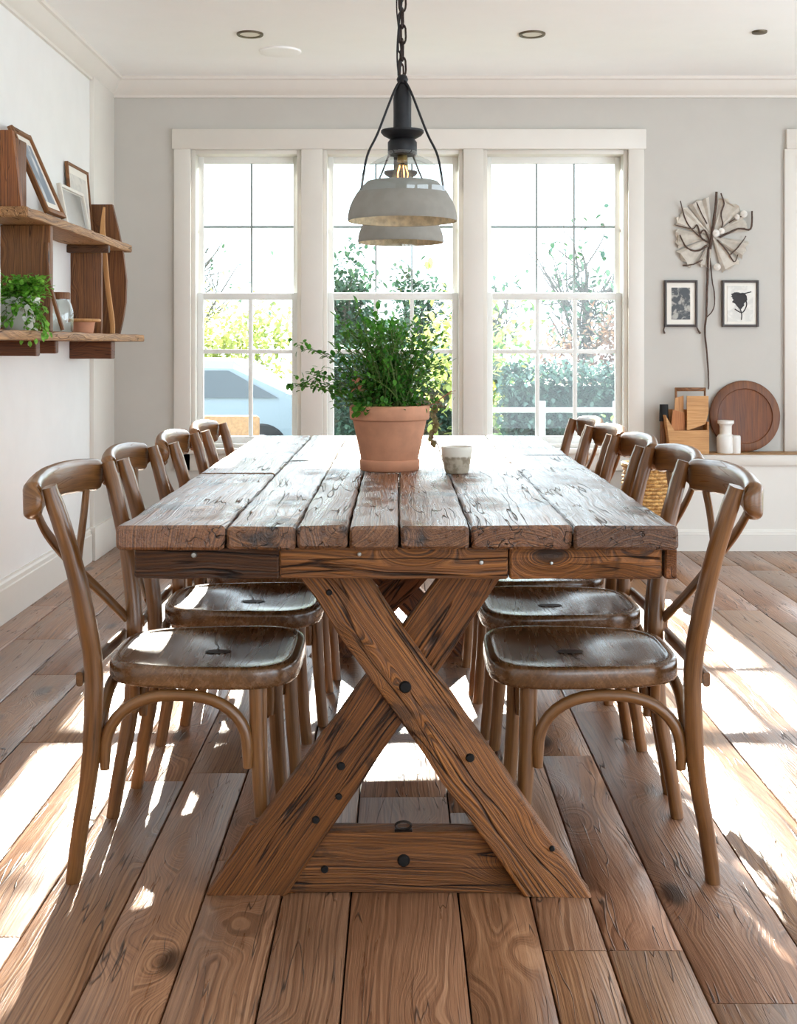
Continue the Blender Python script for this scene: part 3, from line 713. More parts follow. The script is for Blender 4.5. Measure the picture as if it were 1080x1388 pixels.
# ------------------------------------------------------------------ left wall shelves
XS=-1.385
sh=thing('wall_shelf',(XL,5.4,1.13),'two-tier rustic plank shelf unit fixed to the left wall','shelf')
def bx(name,x0,x1,y0,y1,z0,z1,ax,mat,par,b=.004,tint=(1,1,1),jit=.002,n=6):
    m=MB(); box(m,x0,x1,y0,y1,z0,z1,ax=ax,b=b,tint=tint,jit=jit,n=n); return m.build(name,mat,par,sharp=35)
bx('shelf_board',XL,XS,4.54,6.34,1.592,1.630,'Y',W_SHELF,sh,n=24,jit=.004,b=.006)
bx('shelf_board',XL,XS+.03,3.9,6.50,1.130,1.165,'Y',W_SHELF,sh,n=30,jit=.004,b=.006)
bx('upright',XL,XS-.005,4.86,4.90,1.165,1.592,'Z',W_BROWN,sh)
bx('upright',XL,-1.44,5.90,5.93,1.165,1.592,'Z',W_BROWN,sh,tint=(.9,.85,.8))
bx('cleat',XL,XS-.004,5.83,5.87,1.555,1.592,'X',W_BROWN,sh,tint=(.5,.5,.5))
for y,zb,d in ((4.66,1.070,.05),(4.93,1.078,.04),(5.88,1.045,.08)):
    bx('cleat',XL,XS-.002,y,y+d,zb,1.130,'X',W_BROWN,sh,tint=(.62,.5,.45))
# curved end panel at the far end
m=MB(); yy=6.20
ol=[(125,277),(152,277),(160,310),(167,345),(171,380),(170,410),(166,435),(161,455),(112,455),(112,277)]
pts=[at(a,b,yy) for a,b in ol]; pts=[Vector((max(p.x,XL),p.y,p.z)) for p in pts]
pts=[p for i,p in enumerate(pts) if i not in (0,)]
loft(m,[[Vector((p.x,y,p.z)) for p in pts] for y in (yy+.03,yy)],AX['Z'],tint=(.8,.75,.7)); m.build('end_panel',W_BROWN,sh,sharp=30)
m=MB(); sweep(m,spline([at(64,329,4.83),at(66,375,4.83),at(74,410,4.83),at(85,447,4.85)],5),rrect(.014,.02,.004,2),up=(0,1,0)); m.build('brace',W_BROWN,sh)
# wooden paddle leaning at the shelf end
m=MB(); py_=6.12
path=spline([Vector((at(153,440,py_).x,py_-.01,1.165)),at(152,435,py_),at(146,390,py_-.02),at(142,345,py_-.03),at(139,315,py_),at(141,281,py_+.02)],5)
sweep(m,path,rrect(.022,.012,.005,2),up=(0,1,0),scale=lambda t:(1.15-.5*max(0,t-.7)/.3 if t<.7 else 1.7-1.2*(t-.7)/.3,1)); tag(m.build('wooden_paddle',W_PALE,origin=path[0]),'slim pale bent wooden paddle standing at the far end of the shelf','paddle')
ZS=1.630
# wooden crate panel on upper shelf (nearest)
t=thing('wooden_crate',(-1.5,4.66,ZS),'tapered rust-brown plank crate at the near end of the upper shelf','crate')
for k,(xa,xb) in enumerate(((-1.585,-1.505),(-1.503,-1.425))):
    m=MB(); zt=at(0,176,4.60).z; sl=.085 if k else .0
    loft(m,[[Vector((xa,4.60,ZS)),Vector((xb,4.60,ZS)),Vector((xb,4.63,ZS)),Vector((xa,4.63,ZS))],
            [Vector((xa,4.60,zt)),Vector((xb-sl*.42,4.60,zt)),Vector((xb-sl*.42,4.63,zt)),Vector((xa,4.63,zt))]],AX['Z'],tint=(1.3,1.1,.95)); m.build('plank',W_BROWN,t,sharp=30)
bx('plank',-1.585,-1.46,4.63,4.78,ZS,zt-.02,'Z',W_BROWN,t,tint=(.8,.7,.6))
M_ART=None
def artmat(name,c0,c1,scale,thr=.5,vec=(1,1,1)):
    t=NT(name); P=t.n('ShaderNodeTexCoord').outputs['Object']; nz=t.noise(t.vmath('MULTIPLY',P,vec),scale,4,.6,dist=.6)
    t.bsdf(t.mix(t.ss(nz,thr-.06,thr+.06),lin(c0),lin(c1)),.35,coat=.3); return t.m
A_SEA=artmat('blue_print',(120,140,158),(222,228,230),7,.5,(1,1,.5)); A_DARK=artmat('dark_photo',(30,30,32),(165,160,150),26,.55); A_PAPER=artmat('print_paper',(205,202,194),(222,219,210),12)
M_MAT=plain('mat_board',(236,232,222),.8); M_FRB=plain('frame_black',(52,40,34),.4,var=.2); M_FRW=plain('frame_pale',(222,216,204),.5)
def frame(name,label,c,u,v,w,h,fw,ft,fm,art,matw,extra=None,group=None,cat='picture'):
    """c: centre, u: unit along width, v: unit up, normal = u x v faces the room"""
    c,u,v=Vector(c),Vector(u).normalized(),Vector(v).normalized(); n=u.cross(v)
    t=thing(name,c-v*h/2,label,cat,group)
    m=MB()
    def bar(a,b,wd,dir_):
        a,b=Vector(a),Vector(b); sweep(m,[a,b],rrect(wd,ft,min(wd,ft)*.2,2),up=n)
    W2,H2=w/2-fw/2,h/2-fw/2
    P=lambda a,b,d=0:c+u*a+v*b+n*d
    bar(P(-W2,-h/2),P(-W2,h/2),fw,0); bar(P(W2,-h/2),P(W2,h/2),fw,0); bar(P(-w/2+fw,H2),P(w/2-fw,H2),fw,0); bar(P(-w/2+fw,-H2),P(w/2-fw,-H2),fw,0)
    m.build('frame',fm,t,sharp=35)
    def slab(W_,H_,d0,d1,mat,nm):
        m=MB(); vs=[P(a*W_/2,b*H_/2,d) for d in (d0,d1) for a,b in ((-1,-1),(1,-1),(1,1),(-1,1))]
        m.add(vs,[(3,2,1,0),(4,5,6,7),(0,1,5,4),(1,2,6,5),(2,3,7,6),(3,0,4,7)]); return m.build(nm,mat,t,smooth=False)
    slab(w-fw*1.2,h-fw*1.2,-ft*.35,0,M_MAT,'mat_board')
    slab(w-2*matw,h-2*matw,0,.0015,art,'print')
    return t,P
lean=Vector((-.15,0,.345)).normalized()
frame('leaning_frame','brown picture frame with pale blue print leaning on the upper shelf beside the crate',(-1.478,4.985,ZS+.185),(0,1,0),lean,.26,.375,.022,.022,W_BROWN,A_SEA,.055,group='frames on the upper shelf')
frame('leaning_frame','thin brown picture frame at the back of the upper shelf behind the mirror',(-1.562,5.97,ZS+.178),(0,1,0),(-.03,0,.36),.39,.355,.014,.016,W_BROWN,A_PAPER,.05,group='frames on the upper shelf')
M_MIRROR=plain('mirror_face',(225,232,236),.08,metal=1)
frame('leaning_frame','small pale-framed mirror leaning in front of the thin brown frame',(-1.47,5.52,ZS+.097),(0,1,0),(-.035,0,.19),.40,.19,.016,.02,M_FRW,M_MIRROR,.02,group='frames on the upper shelf',cat='mirror')
# lower shelf
Z2=1.165
m=MB(); o=Vector((-1.515,4.46,Z2)); lathe(m,o,[(.001,0),(.05,0),(.055,.01),(.055,.22),(.05,.265),(.045,.275),(.04,.27),(.045,.22),(.045,.02),(.001,.015)],32)
tag(m.build('ceramic_pitcher',M_WHITEC,origin=o),'tall plain white pitcher at the near end of the lower shelf','pitcher')
t=thing('trailing_plant',(-1.46,4.72,Z2),'trailing green plant in a white bowl on the lower shelf','plant')
m=MB(); o=Vector((-1.47,4.70,Z2)); lathe(m,o,[(.001,0),(.045,0),(.06,.02),(.078,.08),(.085,.13),(.081,.131),(.074,.09),(.001,.088)],36); m.build('bowl',M_WHITEC,t)
m=MB(); lathe(m,o,[(.076,.115),(.001,.12)],24); m.build('soil',M_SOIL,t)
fo2=MB(); st2=MB(); r2=random.Random(4); b0=o+Vector((0,0,.115))
for i in range(120):
    px=r2.uniform(-14,68); py=r2.uniform(375,452) if r2.random()<.8 else r2.uniform(372,400); 
    tip=at(px,py,4.62+r2.uniform(-.1,.1)); tip.x=max(tip.x,XL+.02)
    sprig(tip,b0+Vector((r2.uniform(-.04,.05),r2.uniform(-.04,.04),0)),10,L0=.026,st=st2,fo=fo2,rr=r2,bend=.4)
for px,py in ((48,458),(40,462),(57,455),(30,459)): 
    tip=at(px,py,4.55); sprig(tip,b0+Vector((.05,-.04,0)),11,L0=.022,st=st2,fo=fo2,rr=r2,bend=.6)
st2.build('stems',M_STEM,t); fo2.build('foliage',M_LEAFB,t,sharp=80)
m=MB()
for i in range(16): 
    p=at(38+r2.uniform(-6,7),400+i*4,4.56); leaf(m,p,Vector((r2.uniform(-1,1),-.4,r2.uniform(-1,0))),Vector((0,0,1)),.028,.02,(1,1,1))
m.build('pale_leaves',leafmat('silver_leaf',(190,196,186),(226,226,218),.2,.6),t)
t=thing('glass_jar',(-1.47,5.28,Z2),'clear glass jar with dark lid on the lower shelf','jar')
o=Vector((-1.47,5.28,Z2)); m=MB(); lathe(m,o,[(.001,.002),(.05,.002),(.058,.012),(.06,.09),(.05,.125),(.04,.14),(.042,.15)],36); m.build('glass_body',M_JAR,t,sharp=60)
m=MB(); lathe(m,o,[(.045,.146),(.046,.17),(.043,.175),(.001,.176)],30); m.build('lid',W_BROWN,t)
bx('wooden_box',-1.585,-1.53,5.05,5.3,Z2,Z2+.2,'Z',W_BROWN,None,tint=(.6,.5,.45))
tag(bpy.context.scene.objects['wooden_box'],'small dark wooden box against the wall behind the glass jar','box')
o=Vector((-1.455,5.62,Z2)); t=thing('clay_dish',o,'small wooden-rimmed clay pot on the lower shelf before the paddle','pot')
m=MB(); lathe(m,o,[(.001,0),(.045,0),(.052,.045),(.055,.055),(.05,.055),(.045,.01),(.001,.008)],32); m.build('pot',M_TERRA,t)
m=MB(); lathe(m,o,[(.05,.052),(.076,.054),(.08,.058),(.079,.065),(.074,.068),(.001,.066)],32); m.build('lid',W_PALE,t)

# ------------------------------------------------------------------ wall art and ledge, right
YW=YB-.001
tw=thing('twig_wreath',at(965,325,YW),'round wall hanging of dried petals and twigs with a long trailing stem','wall hanging')
M_PETAL=leafmat('paper_petal',(216,210,200),(232,227,218),.3,.7,25); M_TWIG=plain('twig_bark',(84,66,56),.8,var=.3,scale=80,bump=.4)
m=MB(); c=at(965,320,YW-.012)
segs=[(8,38,.2),(42,80,.215),(95,128,.21),(131,165,.215),(168,200,.20),(203,236,.21),(242,268,.175),(285,318,.205),(322,352,.2)]
for a0,a1,r in segs:
    vs=[c]; k=6
    for i in range(k+1):
        a=math.radians(a0+(a1-a0)*i/k); rr_=r*(1+.04*math.sin(i*2.3+a0)); vs.append(c+Vector((rr_*math.cos(a),-.012*math.sin(i*1.7)-.004,rr_*math.sin(a))))
    vs2=[v+Vector((0,.003,0)) for v in vs]; n_=len(vs)
    q=.92+.1*R.random()
    m.add(vs+vs2,[tuple(range(n_)),tuple(reversed(range(n_,2*n_)))]+[(i,n_+i,n_+(i+1)%n_,(i+1)%n_) for i in range(n_)],None,(q,q*.98,q*.95))
m.build('petals',M_PETAL,tw,smooth=False)
def twig(pts,r0,r1,name='twig',Yd=.02,jit=.002):
    m=MB(); P=spline([at(a,b,YW-Yd-(.006 if i%2 else 0)) for i,(a,b) in enumerate(pts)],5)
    sweep(m,P,circ(1,7),up=(0,1,0),scale=lambda t:r0+(r1-r0)*t,jit=jit,jf=40); m.build(name,M_TWIG,tw)
for pts,r0,r1 in (([(962,338),(966,310),(969,285),(971,260)],.009,.007),([(972,318),(979,305),(977,290),(981,276),(977,262)],.004,.004),
    ([(962,330),(945,318),(930,300),(922,272)],.004,.003),([(958,303),(950,288),(944,274)],.003,.003),([(960,328),(950,322),(945,305),(938,310),(915,305)],.005,.003),
    ([(958,333),(945,340),(930,335),(921,318)],.006,.004),([(975,322),(1000,310),(1017,310),(1019,286)],.006,.005),([(972,325),(985,340),(995,355),(1000,345)],.004,.003),
    ([(990,345),(1000,335),(1011,320)],.004,.003),([(925,360),(940,358),(952,352)],.005,.003),([(988,302),(1000,295),(1012,292)],.003,.003),([(963,330),(955,312),(948,318)],.005,.004)):
    twig(pts,r0,r1)
twig([(960,335),(959,370),(958,400),(957,430),(955,450),(958,480),(960,510),(960,528)],.007,.004,'stem',.012)
twig([(962,350),(965,380),(968,400),(967,418),(958,430)],.004,.003,'stem',.012)
M_COT=plain('cotton',(226,222,214),.9,var=.1,scale=40)
for a,b,q_ in ((970,316,.022),(978,313,.018),(1008,290,.02),(999,294,.015),(972,362,.02)):
    m=MB(); lathe(m,at(a,b,YW-.03),[(.001,-q_*.5),(q_*.7,-q_*.35),(q_,0),(q_*.7,q_*.35),(.001,q_*.5)],10,axis='Y'); m.build('seed_pod',M_COT,tw)
def px_frame(x0,x1,y0,y1,art,label,matw,name='wall_picture'):
    a=at(x0,y1,YW-.012); b=at(x1,y0,YW-.012)
    return frame(name,label,(a+b)/2,(1,0,0),(0,0,1),b.x-a.x,b.z-a.z,.013,.02,M_FRB,art,matw,group='small framed prints on the wall')
t,P=px_frame(900,945,380,443,A_DARK,'small framed dark photograph on the wall left of the trailing twig stem',.04)
for sx_ in (-1,1):
    m=MB(); sweep(m,spline([P(sx_*.085,-.12),P(sx_*.09+.005*sx_,-.145),P(sx_*.088+(.02 if sx_>0 else 0),-.165)],4),circ(.004,6),up=(0,1,0),scale=lambda t:.7+.8*t); m.build('hanging_tie',M_TWIG,t)
t,P=px_frame(978,1028,380,443,A_PAPER,'small framed print of a dark flower on the wall right of the twig stem',.03)
m=MB()
for a,b,w_,h_ in ((-.02,.045,.03,.018),(-.008,.02,.035,.03),(.012,.03,.025,.03),(.0,.0,.02,.03)): 
    n_=16; o=P(a,b,.0025); m.add([o]+[P(a+w_*math.cos(2*PI*i/n_)*(1+.2*math.sin(3*i)),b+h_*math.sin(2*PI*i/n_),.0022) for i in range(n_)],[(0,1+i,1+(i+1)%n_) for i in range(n_)])
for pts in ([(.0,-.03),(.008,-.06),(.006,-.09)],[(-.02,.05),(.02,.055),(.06,.065)],[(.03,.02),(.035,-.01),(.01,-.05),(-.03,-.03)]):
    sweep(m,spline([P(a,b,.003) for a,b in pts],4),circ(.003,5),up=(0,1,0))
m.build('flower_print',plain('ink',(58,56,58),.8),t)
# ledge things
bxY=YB-.145
t=thing('wooden_box_caddy',(at(932,612,bxY).x,bxY,LZ),'pale wooden box with handle rail and cutting boards on the ledge','box')
m=MB(); s_=lambda px,z,y:Vector(((px-540)*bxY/F,y,z))
zz=lambda py:HC-(py-467)*bxY/F
ol=[(909,LZ),(961,LZ),(961,zz(570)),(955,zz(583)),(914,zz(585)),(901,zz(563)),(904,zz(580))]
ol=[(909,LZ),(961,LZ),(961,zz(583)),(914,zz(584)),(902,zz(563))]
loft(m,[[s_(a,b,y) for a,b in ol] for y in (bxY+.012,bxY)],AX['X']); 
m.build('front_panel',W_PALE,t,sharp=30)
m=MB()
ol=[(909,LZ),(961,LZ),(961,zz(556)),(903,zz(556))]; loft(m,[[s_(a,b,y) for a,b in ol] for y in (bxY+.105,bxY+.09)],AX['X'],tint=(.8,.7,.6)); m.build('back_panel',W_PALE,t,sharp=30)
for q,(a,b) in enumerate((((909,LZ),(901,zz(563))),((959,LZ),(959,zz(572))))):
    m=MB(); loft(m,[[s_(a[0]+d,a[1],bxY+.01),s_(a[0]+d,a[1],bxY+.10),s_(b[0]+d,b[1],bxY+.10),s_(b[0]+d,b[1],bxY+.01)] for d in (0,2.4)],AX['Y'],tint=(.8,.7,.6)); m.build('side_panel',W_PALE,t,sharp=30)
m=MB(); box(m,s_(920,0,0).x,s_(961,0,0).x,bxY+.075,bxY+.088,zz(531),zz(526),ax='X',b=.003)
box(m,s_(919,0,0).x,s_(922,0,0).x,bxY+.075,bxY+.088,zz(560),zz(526),ax='Z',b=.003); box(m,s_(959,0,0).x,s_(961.5,0,0).x,bxY+.075,bxY+.088,zz(560),zz(526),ax='Z',b=.003); m.build('handle',W_BROWN,t)
m=MB(); loft(m,[[s_(a,b,y) for a,b in ((932,zz(584)),(957,zz(575)),(961,zz(560)),(961,zz(537)),(932,zz(537)))] for y in (bxY+.028,bxY+.015)],AX['X']); tag(m.build('cutting_board',W_PALE,origin=s_(945,LZ,bxY)),'pale square cutting board standing in the wooden box','cutting board')
m=MB(); loft(m,[[s_(a,b,y) for a,b in ((910,zz(590)),(930,zz(590)),(930,zz(560)),(914,zz(556)))] for y in (bxY+.05,bxY+.036)],AX['Z'],tint=(.85,.6,.45)); tag(m.build('cutting_board',W_PALE,origin=s_(920,LZ,bxY)),'small reddish board leaning at the left inside the wooden box','cutting board')
m=MB(); loft(m,[[s_(a,b,y) for a,b in ((916,zz(575)),(930,zz(575)),(930,zz(537)),(919,zz(540)))] for y in (bxY+.072,bxY+.06)],AX['Z'],tint=(1.1,1.1,1.2)); tag(m.build('cutting_board',W_PALE,origin=s_(923,LZ,bxY)),'pale grey board at the back of the wooden box under its handle','cutting board')
t=thing('dark_brush',(at(901,612,bxY).x,bxY+.07,LZ),'dark upright brush standing behind the wooden box','brush')
m=MB(); sweep(m,[s_(902,LZ,bxY+.07),s_(902,zz(570),bxY+.07)],rrect(.03,.02,.005,2),up=(0,1,0)); m.build('handle',W_BROWN,t)
m=MB(); sweep(m,[s_(903.5,zz(572),bxY+.07),s_(903.5,zz(560),bxY+.07),s_(903.5,zz(549),bxY+.07)],rrect(.05,.035,.012,3),up=(0,1,0),scale=lambda t:1-.1*t); m.build('bristles',M_BOLT,t)
# round board, leaning
t=thing('round_tray',(at(1010,612,YB-.05).x,YB-.05,LZ),'large round dark-wood board leaning on the wall above the ledge','tray')
tc_=Vector((at(1010,565,YB-.04).x,YB-.028,LZ+.195)); r_=.192
def tilt(mb,prof,n=56,tint=(1,1,1)):
    ang=.08; vs=[];gs=[];off=Vector((.3,.4,.1))
    for r0,d in prof:
        for j in range(n):
            a=2*PI*j/n; u,v=r0*math.cos(a),r0*math.sin(a); vs.append(tc_+Vector((u,-d*1+v*ang*1.0,v))); gs.append(Vector((u,d,v))+off)
    fs=[(i*n+j,i*n+(j+1)%n,(i+1)*n+(j+1)%n,(i+1)*n+j) for i in range(len(prof)-1) for j in range(n)]
    mb.add(vs,fs,gs,tint)
m=MB(); tilt(m,[(.001,-.006),(r_,-.006),(r_+.003,0),(r_,.01),(r_*.98,.012),(r_*.79,.012)]); m.build('rim',W_BOARD,t,sharp=40)
m=MB(); tilt(m,[(r_*.79,.012),(r_*.77,.006),(r_*.70,.003),(.001,.003)],tint=(1.05,.95,.85)); m.build('tray_well',W_BOARD,t,sharp=40)
o=Vector((at(984,612,YB-.125).x,YB-.115,LZ)); k=.00405
m=MB(); lathe(m,o,[(.001,0),(.045,0),(.048,.005),(.048,.085),(.04,.098),(.032,.102),(.032,.145),(.036,.155),(.044,.160),(.044,.176),(.02,.178),(.001,.178)],32)
tag(m.build('ceramic_bottle',M_WHITEC,origin=o),'stout white ceramic bottle with wide lip on the ledge before the round board','bottle')
o=Vector((at(995,612,YB-.135).x+.006,YB-.135,LZ))
m=MB(); lathe(m,o,[(.001,0),(.026,0),(.028,.004),(.028,.088),(.025,.096),(.001,.097)],24)
tag(m.build('ceramic_jar',M_WHITEC,origin=o),'short white cylindrical jar touching the right side of the white bottle','jar')
# wicker basket
bkY=6.28; o=Vector((at(878,740,bkY).x,bkY,0))
t=NT('wicker'); P=t.n('ShaderNodeAttribute',attribute_name='gco').outputs['Vector']; nz=t.noise(t.vmath('MULTIPLY',P,(1,1,1)),60,3)
t.bsdf(t.mix(t.ss(nz,.35,.65),lin((150,104,52)),lin((222,176,108))),.6,bump=nz,bs=.6); M_WICK=t.m
bk=thing('wicker_basket',o,'tall golden wicker basket on the floor under the wall ledge','basket')
m=MB(); 
for i in range(26):
    z=.01+i*.0185; r=.115+.018*math.sin(i/25*PI)
    n_=48; sweep(m,[o+Vector(((r+.005*math.cos(j*PI/2*1+i*PI/1))*math.cos(2*PI*j/n_),(r+.005*math.cos(j*PI/2*1+i*PI))*math.sin(2*PI*j/n_),z)) for j in range(n_)],circ(.0095,6),closed=True)
m.build('woven_wall',M_WICK,bk)
m=MB(); lathe(m,o,[(.001,.004),(.115,.004),(.118,.012),(.001,.014)],36); m.build('bottom',M_WICK,bk)
m=MB(); sweep(m,[o+Vector((.125*math.cos(2*PI*j/40),.125*math.sin(2*PI*j/40),.495)) for j in range(40)],circ(.014,8),closed=True); m.build('rim',M_WICK,bk)

# ------------------------------------------------------------------ outside
ZG=-.5
M_GROUND=plain('drive',(112,116,116),.9,var=.2,scale=3); M_LAWN=plain('lawn',(96,120,64),.9,var=.3,scale=9); M_PATIO=plain('patio_stone',(120,120,116),.8,var=.1,scale=6)
m=MB(); box(m,-40,40,YB+.16,70,ZG-.2,ZG); struct(m.build('ground',M_LAWN))
m=MB(); box(m,-30,30,12.2,18,ZG,ZG+.02); struct(m.build('driveway',M_GROUND))
m=MB(); box(m,-3,4.2,YB+.17,9.2,ZG,-.15); struct(m.build('patio',M_PATIO))
M_TRUNK=plain('trunk_bark',(96,88,80),.9,var=.3,scale=20,bump=.6)
def tree(name,label,cat,x,y,h,cr,ch,la,n,ls,mats,trunk=True,seed=1,group=None,zb=None,bare=0):
    r=random.Random(seed); t=thing(name,(x,y,ZG),label,cat,group)
    cz=ZG+h-ch/2; o=Vector((x,y,cz)); bm=MB(); fm=MB()
    if trunk: sweep(bm,spline([(x,y,ZG),(x+.05,y,ZG+h*.35),(x-.03,y,ZG+h*.75)],5),circ(.07+.012*h,8),up=(0,1,0),scale=lambda t:1-.6*t)
    cl=[]
    for i in range(22):
        d=rdir(r); q=r.random()**.4; p=o+Vector((d.x*cr*q,d.y*cr*q,d.z*ch/2*q)); cl.append(p)
        if trunk:
            a=Vector((x,y,ZG+h*r.uniform(.3,.7)))
            sweep(bm,spline([a,a.lerp(p,.5)+rdir(r)*.1,p],4),circ(.02+.004*h,6),up=(0,1,.1),scale=lambda t:1-.75*t)
            for k in range(bare):
                p2=p+rdir(r)*cr*.45+Vector((0,0,cr*.15)); sweep(bm,spline([a.lerp(p,.6),a.lerp(p2,.8)+rdir(r)*.1,p2],4),circ(.012,4),up=(0,1,.1),scale=lambda t:1-.7*t)
    for i in range(n):
        c=r.choice(cl); p=c+Vector((r.gauss(0,cr*.22),r.gauss(0,cr*.22),r.gauss(0,ch*.12)))
        if p.z<ZG+.05: p.z=ZG+.05+r.random()*.2
        k=r.uniform(.6,1.3); leaf(fm,p,rdir(r),Vector((0,0,1)),ls*r.uniform(.6,1.3),ls*.6,(k,k,k*r.uniform(.7,1)))
    if trunk: bm.build('trunk_and_branches',M_TRUNK,t)
    if n: fm.build('foliage',mats,t,sharp=80)
    return t
L_YEL=leafmat('yellow_green_leaf',(150,164,96),(196,198,128),.5,.5,2); L_EVG=leafmat('evergreen_leaf',(52,84,70),(84,112,92),.25,.6,2)
L_GRN=leafmat('green_leaf',(90,140,60),(140,176,88),.4,.5,2); L_RED=leafmat('russet_leaf',(120,84,78),(150,120,104),.3,.6,2); L_HED=leafmat('hedge_leaf',(66,92,82),(98,124,112),.3,.6,2)
tree('garden_bush','bright yellow-green bush outside the left window','bush',-2.75,19.5,2.5,1.15,1.9,0,2600,.12,L_YEL,False,1,'garden bushes outside the windows')
tree('garden_bush','olive green bush at the outer side of the left window view','bush',-5.0,22.5,2.6,1.0,1.9,0,2200,.12,L_GRN,False,2,'garden bushes outside the windows')
tree('bare_tree','thin bare garden tree behind the bushes outside the left window','tree',-4.6,26.5,4.2,1.5,2.2,0,140,.12,L_HED,True,3,None,bare=4)
tree('evergreen_tree','broad blue-green evergreen seen through the middle window under the lamps','tree',-.95,22,3.1,.75,2.6,0,3200,.13,L_EVG,True,4,None)
tree('evergreen_tree','smaller blue-green evergreen behind the potted plant, right of the broad one','tree',.22,20,2.85,.62,2.3,0,2900,.11,L_EVG,True,5,None)
tree('garden_bush','yellow-green bush showing right of the potted plant in the middle window','bush',.55,11.6,2.2,.5,1.7,0,900,.10,L_YEL,False,6,'garden bushes outside the windows')
tree('bare_tree','sparse branching tree with few leaves outside the right window','tree',2.7,17.5,3.3,1.0,2.0,0,420,.12,L_EVG,True,7,None,bare=5)
tree('bare_tree','low twiggy tree at the left of the right window view','tree',1.75,22.3,2.8,.6,1.4,0,300,.12,L_EVG,True,8,None,bare=4)
tree('garden_bush','russet brown shrub outside the right window','bush',2.35,14.4,2.0,.7,1.6,0,2400,.075,L_RED,False,9,'garden bushes outside the windows')
tree('garden_bush','pale green shrub low beside the mullion in the right window','bush',1.2,12.9,2.0,.36,1.6,0,700,.10,L_GRN,False,12,'garden bushes outside the windows')
tree('garden_bush','fresh green bush at the right edge of the right window','bush',2.0,9.95,1.0,.4,.95,0,1100,.07,L_GRN,False,10,'garden bushes outside the windows')
def hedge(name,label,x0,x1,y,h,d,n,mat,seed):
    r=random.Random(seed); m=MB()
    box(m,x0+.1,x1-.1,y+.1,y+d-.1,ZG,ZG+h-.12,tint=(.6,.6,.6))
    for i in range(n):
        p=Vector((r.uniform(x0,x1),y+r.random()*d if r.random()<.35 else y+r.gauss(.06,.05),r.uniform(ZG,ZG+h)))
        if p.y>y+.25: p.z=ZG+h+r.gauss(0,.05)
        k=r.uniform(.6,1.4); leaf(m,p,rdir(r),Vector((0,0,1)),.062,.04,(k,k,k))
    tag(m.build(name,mat,origin=((x0+x1)/2,y,ZG),sharp=80),label,'hedge')
hedge('clipped_hedge','dark clipped hedge behind the white fence outside the right window',.9,3.2,11.0,1.35,.7,8000,L_HED,21)
hedge('clipped_hedge','dark low hedge outside the middle window behind the potted plant',-.95,.75,12.6,1.5,.6,6000,L_HED,22)
M_WP=plain('white_fence_paint',(190,196,196),.6)
fn=thing('garden_fence',(1.6,10.6,ZG),'white post-and-rail fence outside the right window','fence')
for z in (.13,.52): bx('rail',.55,3.2,10.6,10.64,z,z+.045,'X',M_WP,fn,jit=0,b=.004)
for x in (.6,1.25,1.9,2.55,3.2): bx('post',x-.03,x+.03,10.59,10.65,ZG,.62,'Z',M_WP,fn,jit=0,b=.004)
# house beyond
M_ROOF=plain('slate_roof',(92,104,112),.8,var=.15,scale=3); M_SIDE=plain('siding',(196,200,200),.7,vec=(.1,.1,8),scale=4,var=.05)
hs=thing('neighbour_house',(-1.6,26,ZG),'low house with slate roof beyond the evergreen in the middle window','house')
m=MB(); box(m,-1.45,.9,26,31,ZG,1.65,ax='X'); m.build('wall',M_SIDE,hs)
m=MB(); loft(m,[[Vector((x,25.7,1.62)),Vector((x,31.3,1.62)),Vector((x,28.5,2.6))] for x in (-1.6,1.05)]); m.build('roof',M_ROOF,hs,smooth=False)
for x in (-.9,.3): 
    m=MB(); box(m,x-.35,x+.35,25.96,26.0,.4,1.3,ax='X'); wf=m.build('window',M_WP,hs); m=MB(); box(m,x-.3,x+.3,25.94,25.97,.45,1.25,ax='X'); m.build('pane',plain('far_pane',(70,84,92),.1),wf)
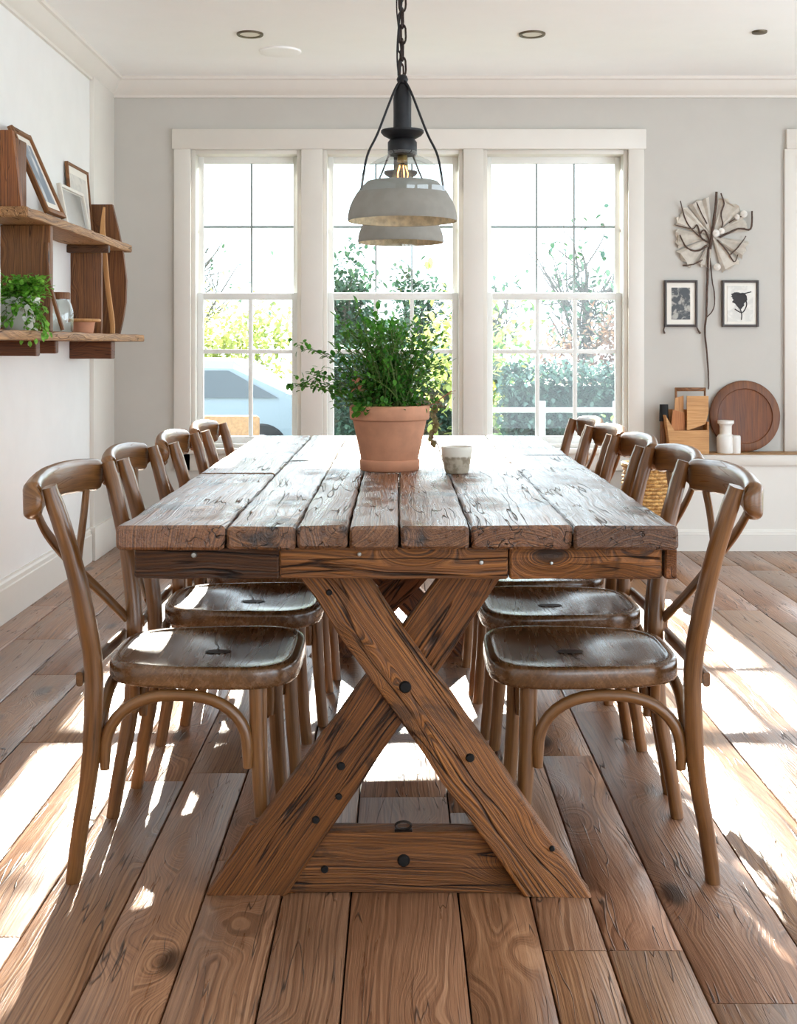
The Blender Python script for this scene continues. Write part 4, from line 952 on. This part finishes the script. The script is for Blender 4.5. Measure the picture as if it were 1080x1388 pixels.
# parked car
M_CAR=plain('car_paint',(128,142,152),.25,coat=.6); M_CGL=plain('car_glass',(60,72,80),.08,coat=.5); M_TYRE=plain('tyre',(36,36,38),.8); M_HUB=plain('hub',(170,172,175),.3,metal=.8)
cr_=thing('parked_car',(-3.0,14.6,ZG+.02),'pale silver car parked on the drive outside the left window','car')
def sect(y,k): 
    pts=[(-5.0,.28),(-5.02,.62),(-4.8,.80),(-4.1,.92),(-3.5,1.34),(-2.9,1.44),(-2.0,1.42),(-1.35,1.02),(-.92,.94),(-.82,.6),(-.84,.28)]
    return [Vector((x,y,ZG+.02+(z if z<.95 else .95+(z-.95)*k))) for x,z in pts]
m=MB(); loft(m,[sect(16.3,.75),sect(16.2,.95),sect(15.5,1),sect(14.8,.95),sect(14.7,.75)]); m.build('body',M_CAR,cr_,sharp=25)
m=MB(); 
gl_=[(-4.0,.95),(-3.5,1.28),(-2.05,1.28),(-1.45,.95)]; loft(m,[[Vector((x,y,ZG+.02+z)) for x,z in gl_] for y in (14.69,14.675)]); m.build('side_window',M_CGL,cr_,smooth=False)
for x in (-4.2,-1.65):
    m=MB(); lathe(m,(x,14.72,ZG+.34),[(.001,-.05),(.2,-.06),(.3,-.06),(.32,-.03),(.32,.15)],28,axis='Y'); wh=m.build('wheel',M_TYRE,cr_)
    m=MB(); lathe(m,(x,14.655,ZG+.34),[(.001,-.02),(.17,-.01),(.19,.0)],20,axis='Y'); m.build('hub_cap',M_HUB,wh)
# patio armchair
M_WEAVE=plain('woven_cane',(128,102,74),.7,var=.2,scale=50,bump=.5)
ch=thing('patio_bench',(-1.25,7.9,-.15),'woven tan patio bench outside the left window','bench')
bx('back_panel',-1.62,-.90,7.86,7.91,.24,.655,'X',M_WEAVE,ch,jit=0,b=.02)
bx('seat_panel',-1.62,-.90,7.91,8.4,.20,.26,'X',M_WEAVE,ch,jit=0,b=.01)
for x in (-1.60,-.92):
    for y in (7.88,8.36): bx('leg',x-.02,x+.02,y-.02,y+.02,-.15,.21,'Z',W_BROWN,ch,jit=0)
    bx('armrest',x-.03,x+.03,7.9,8.4,.40,.44,'Y',M_WEAVE,ch,jit=0,b=.01)
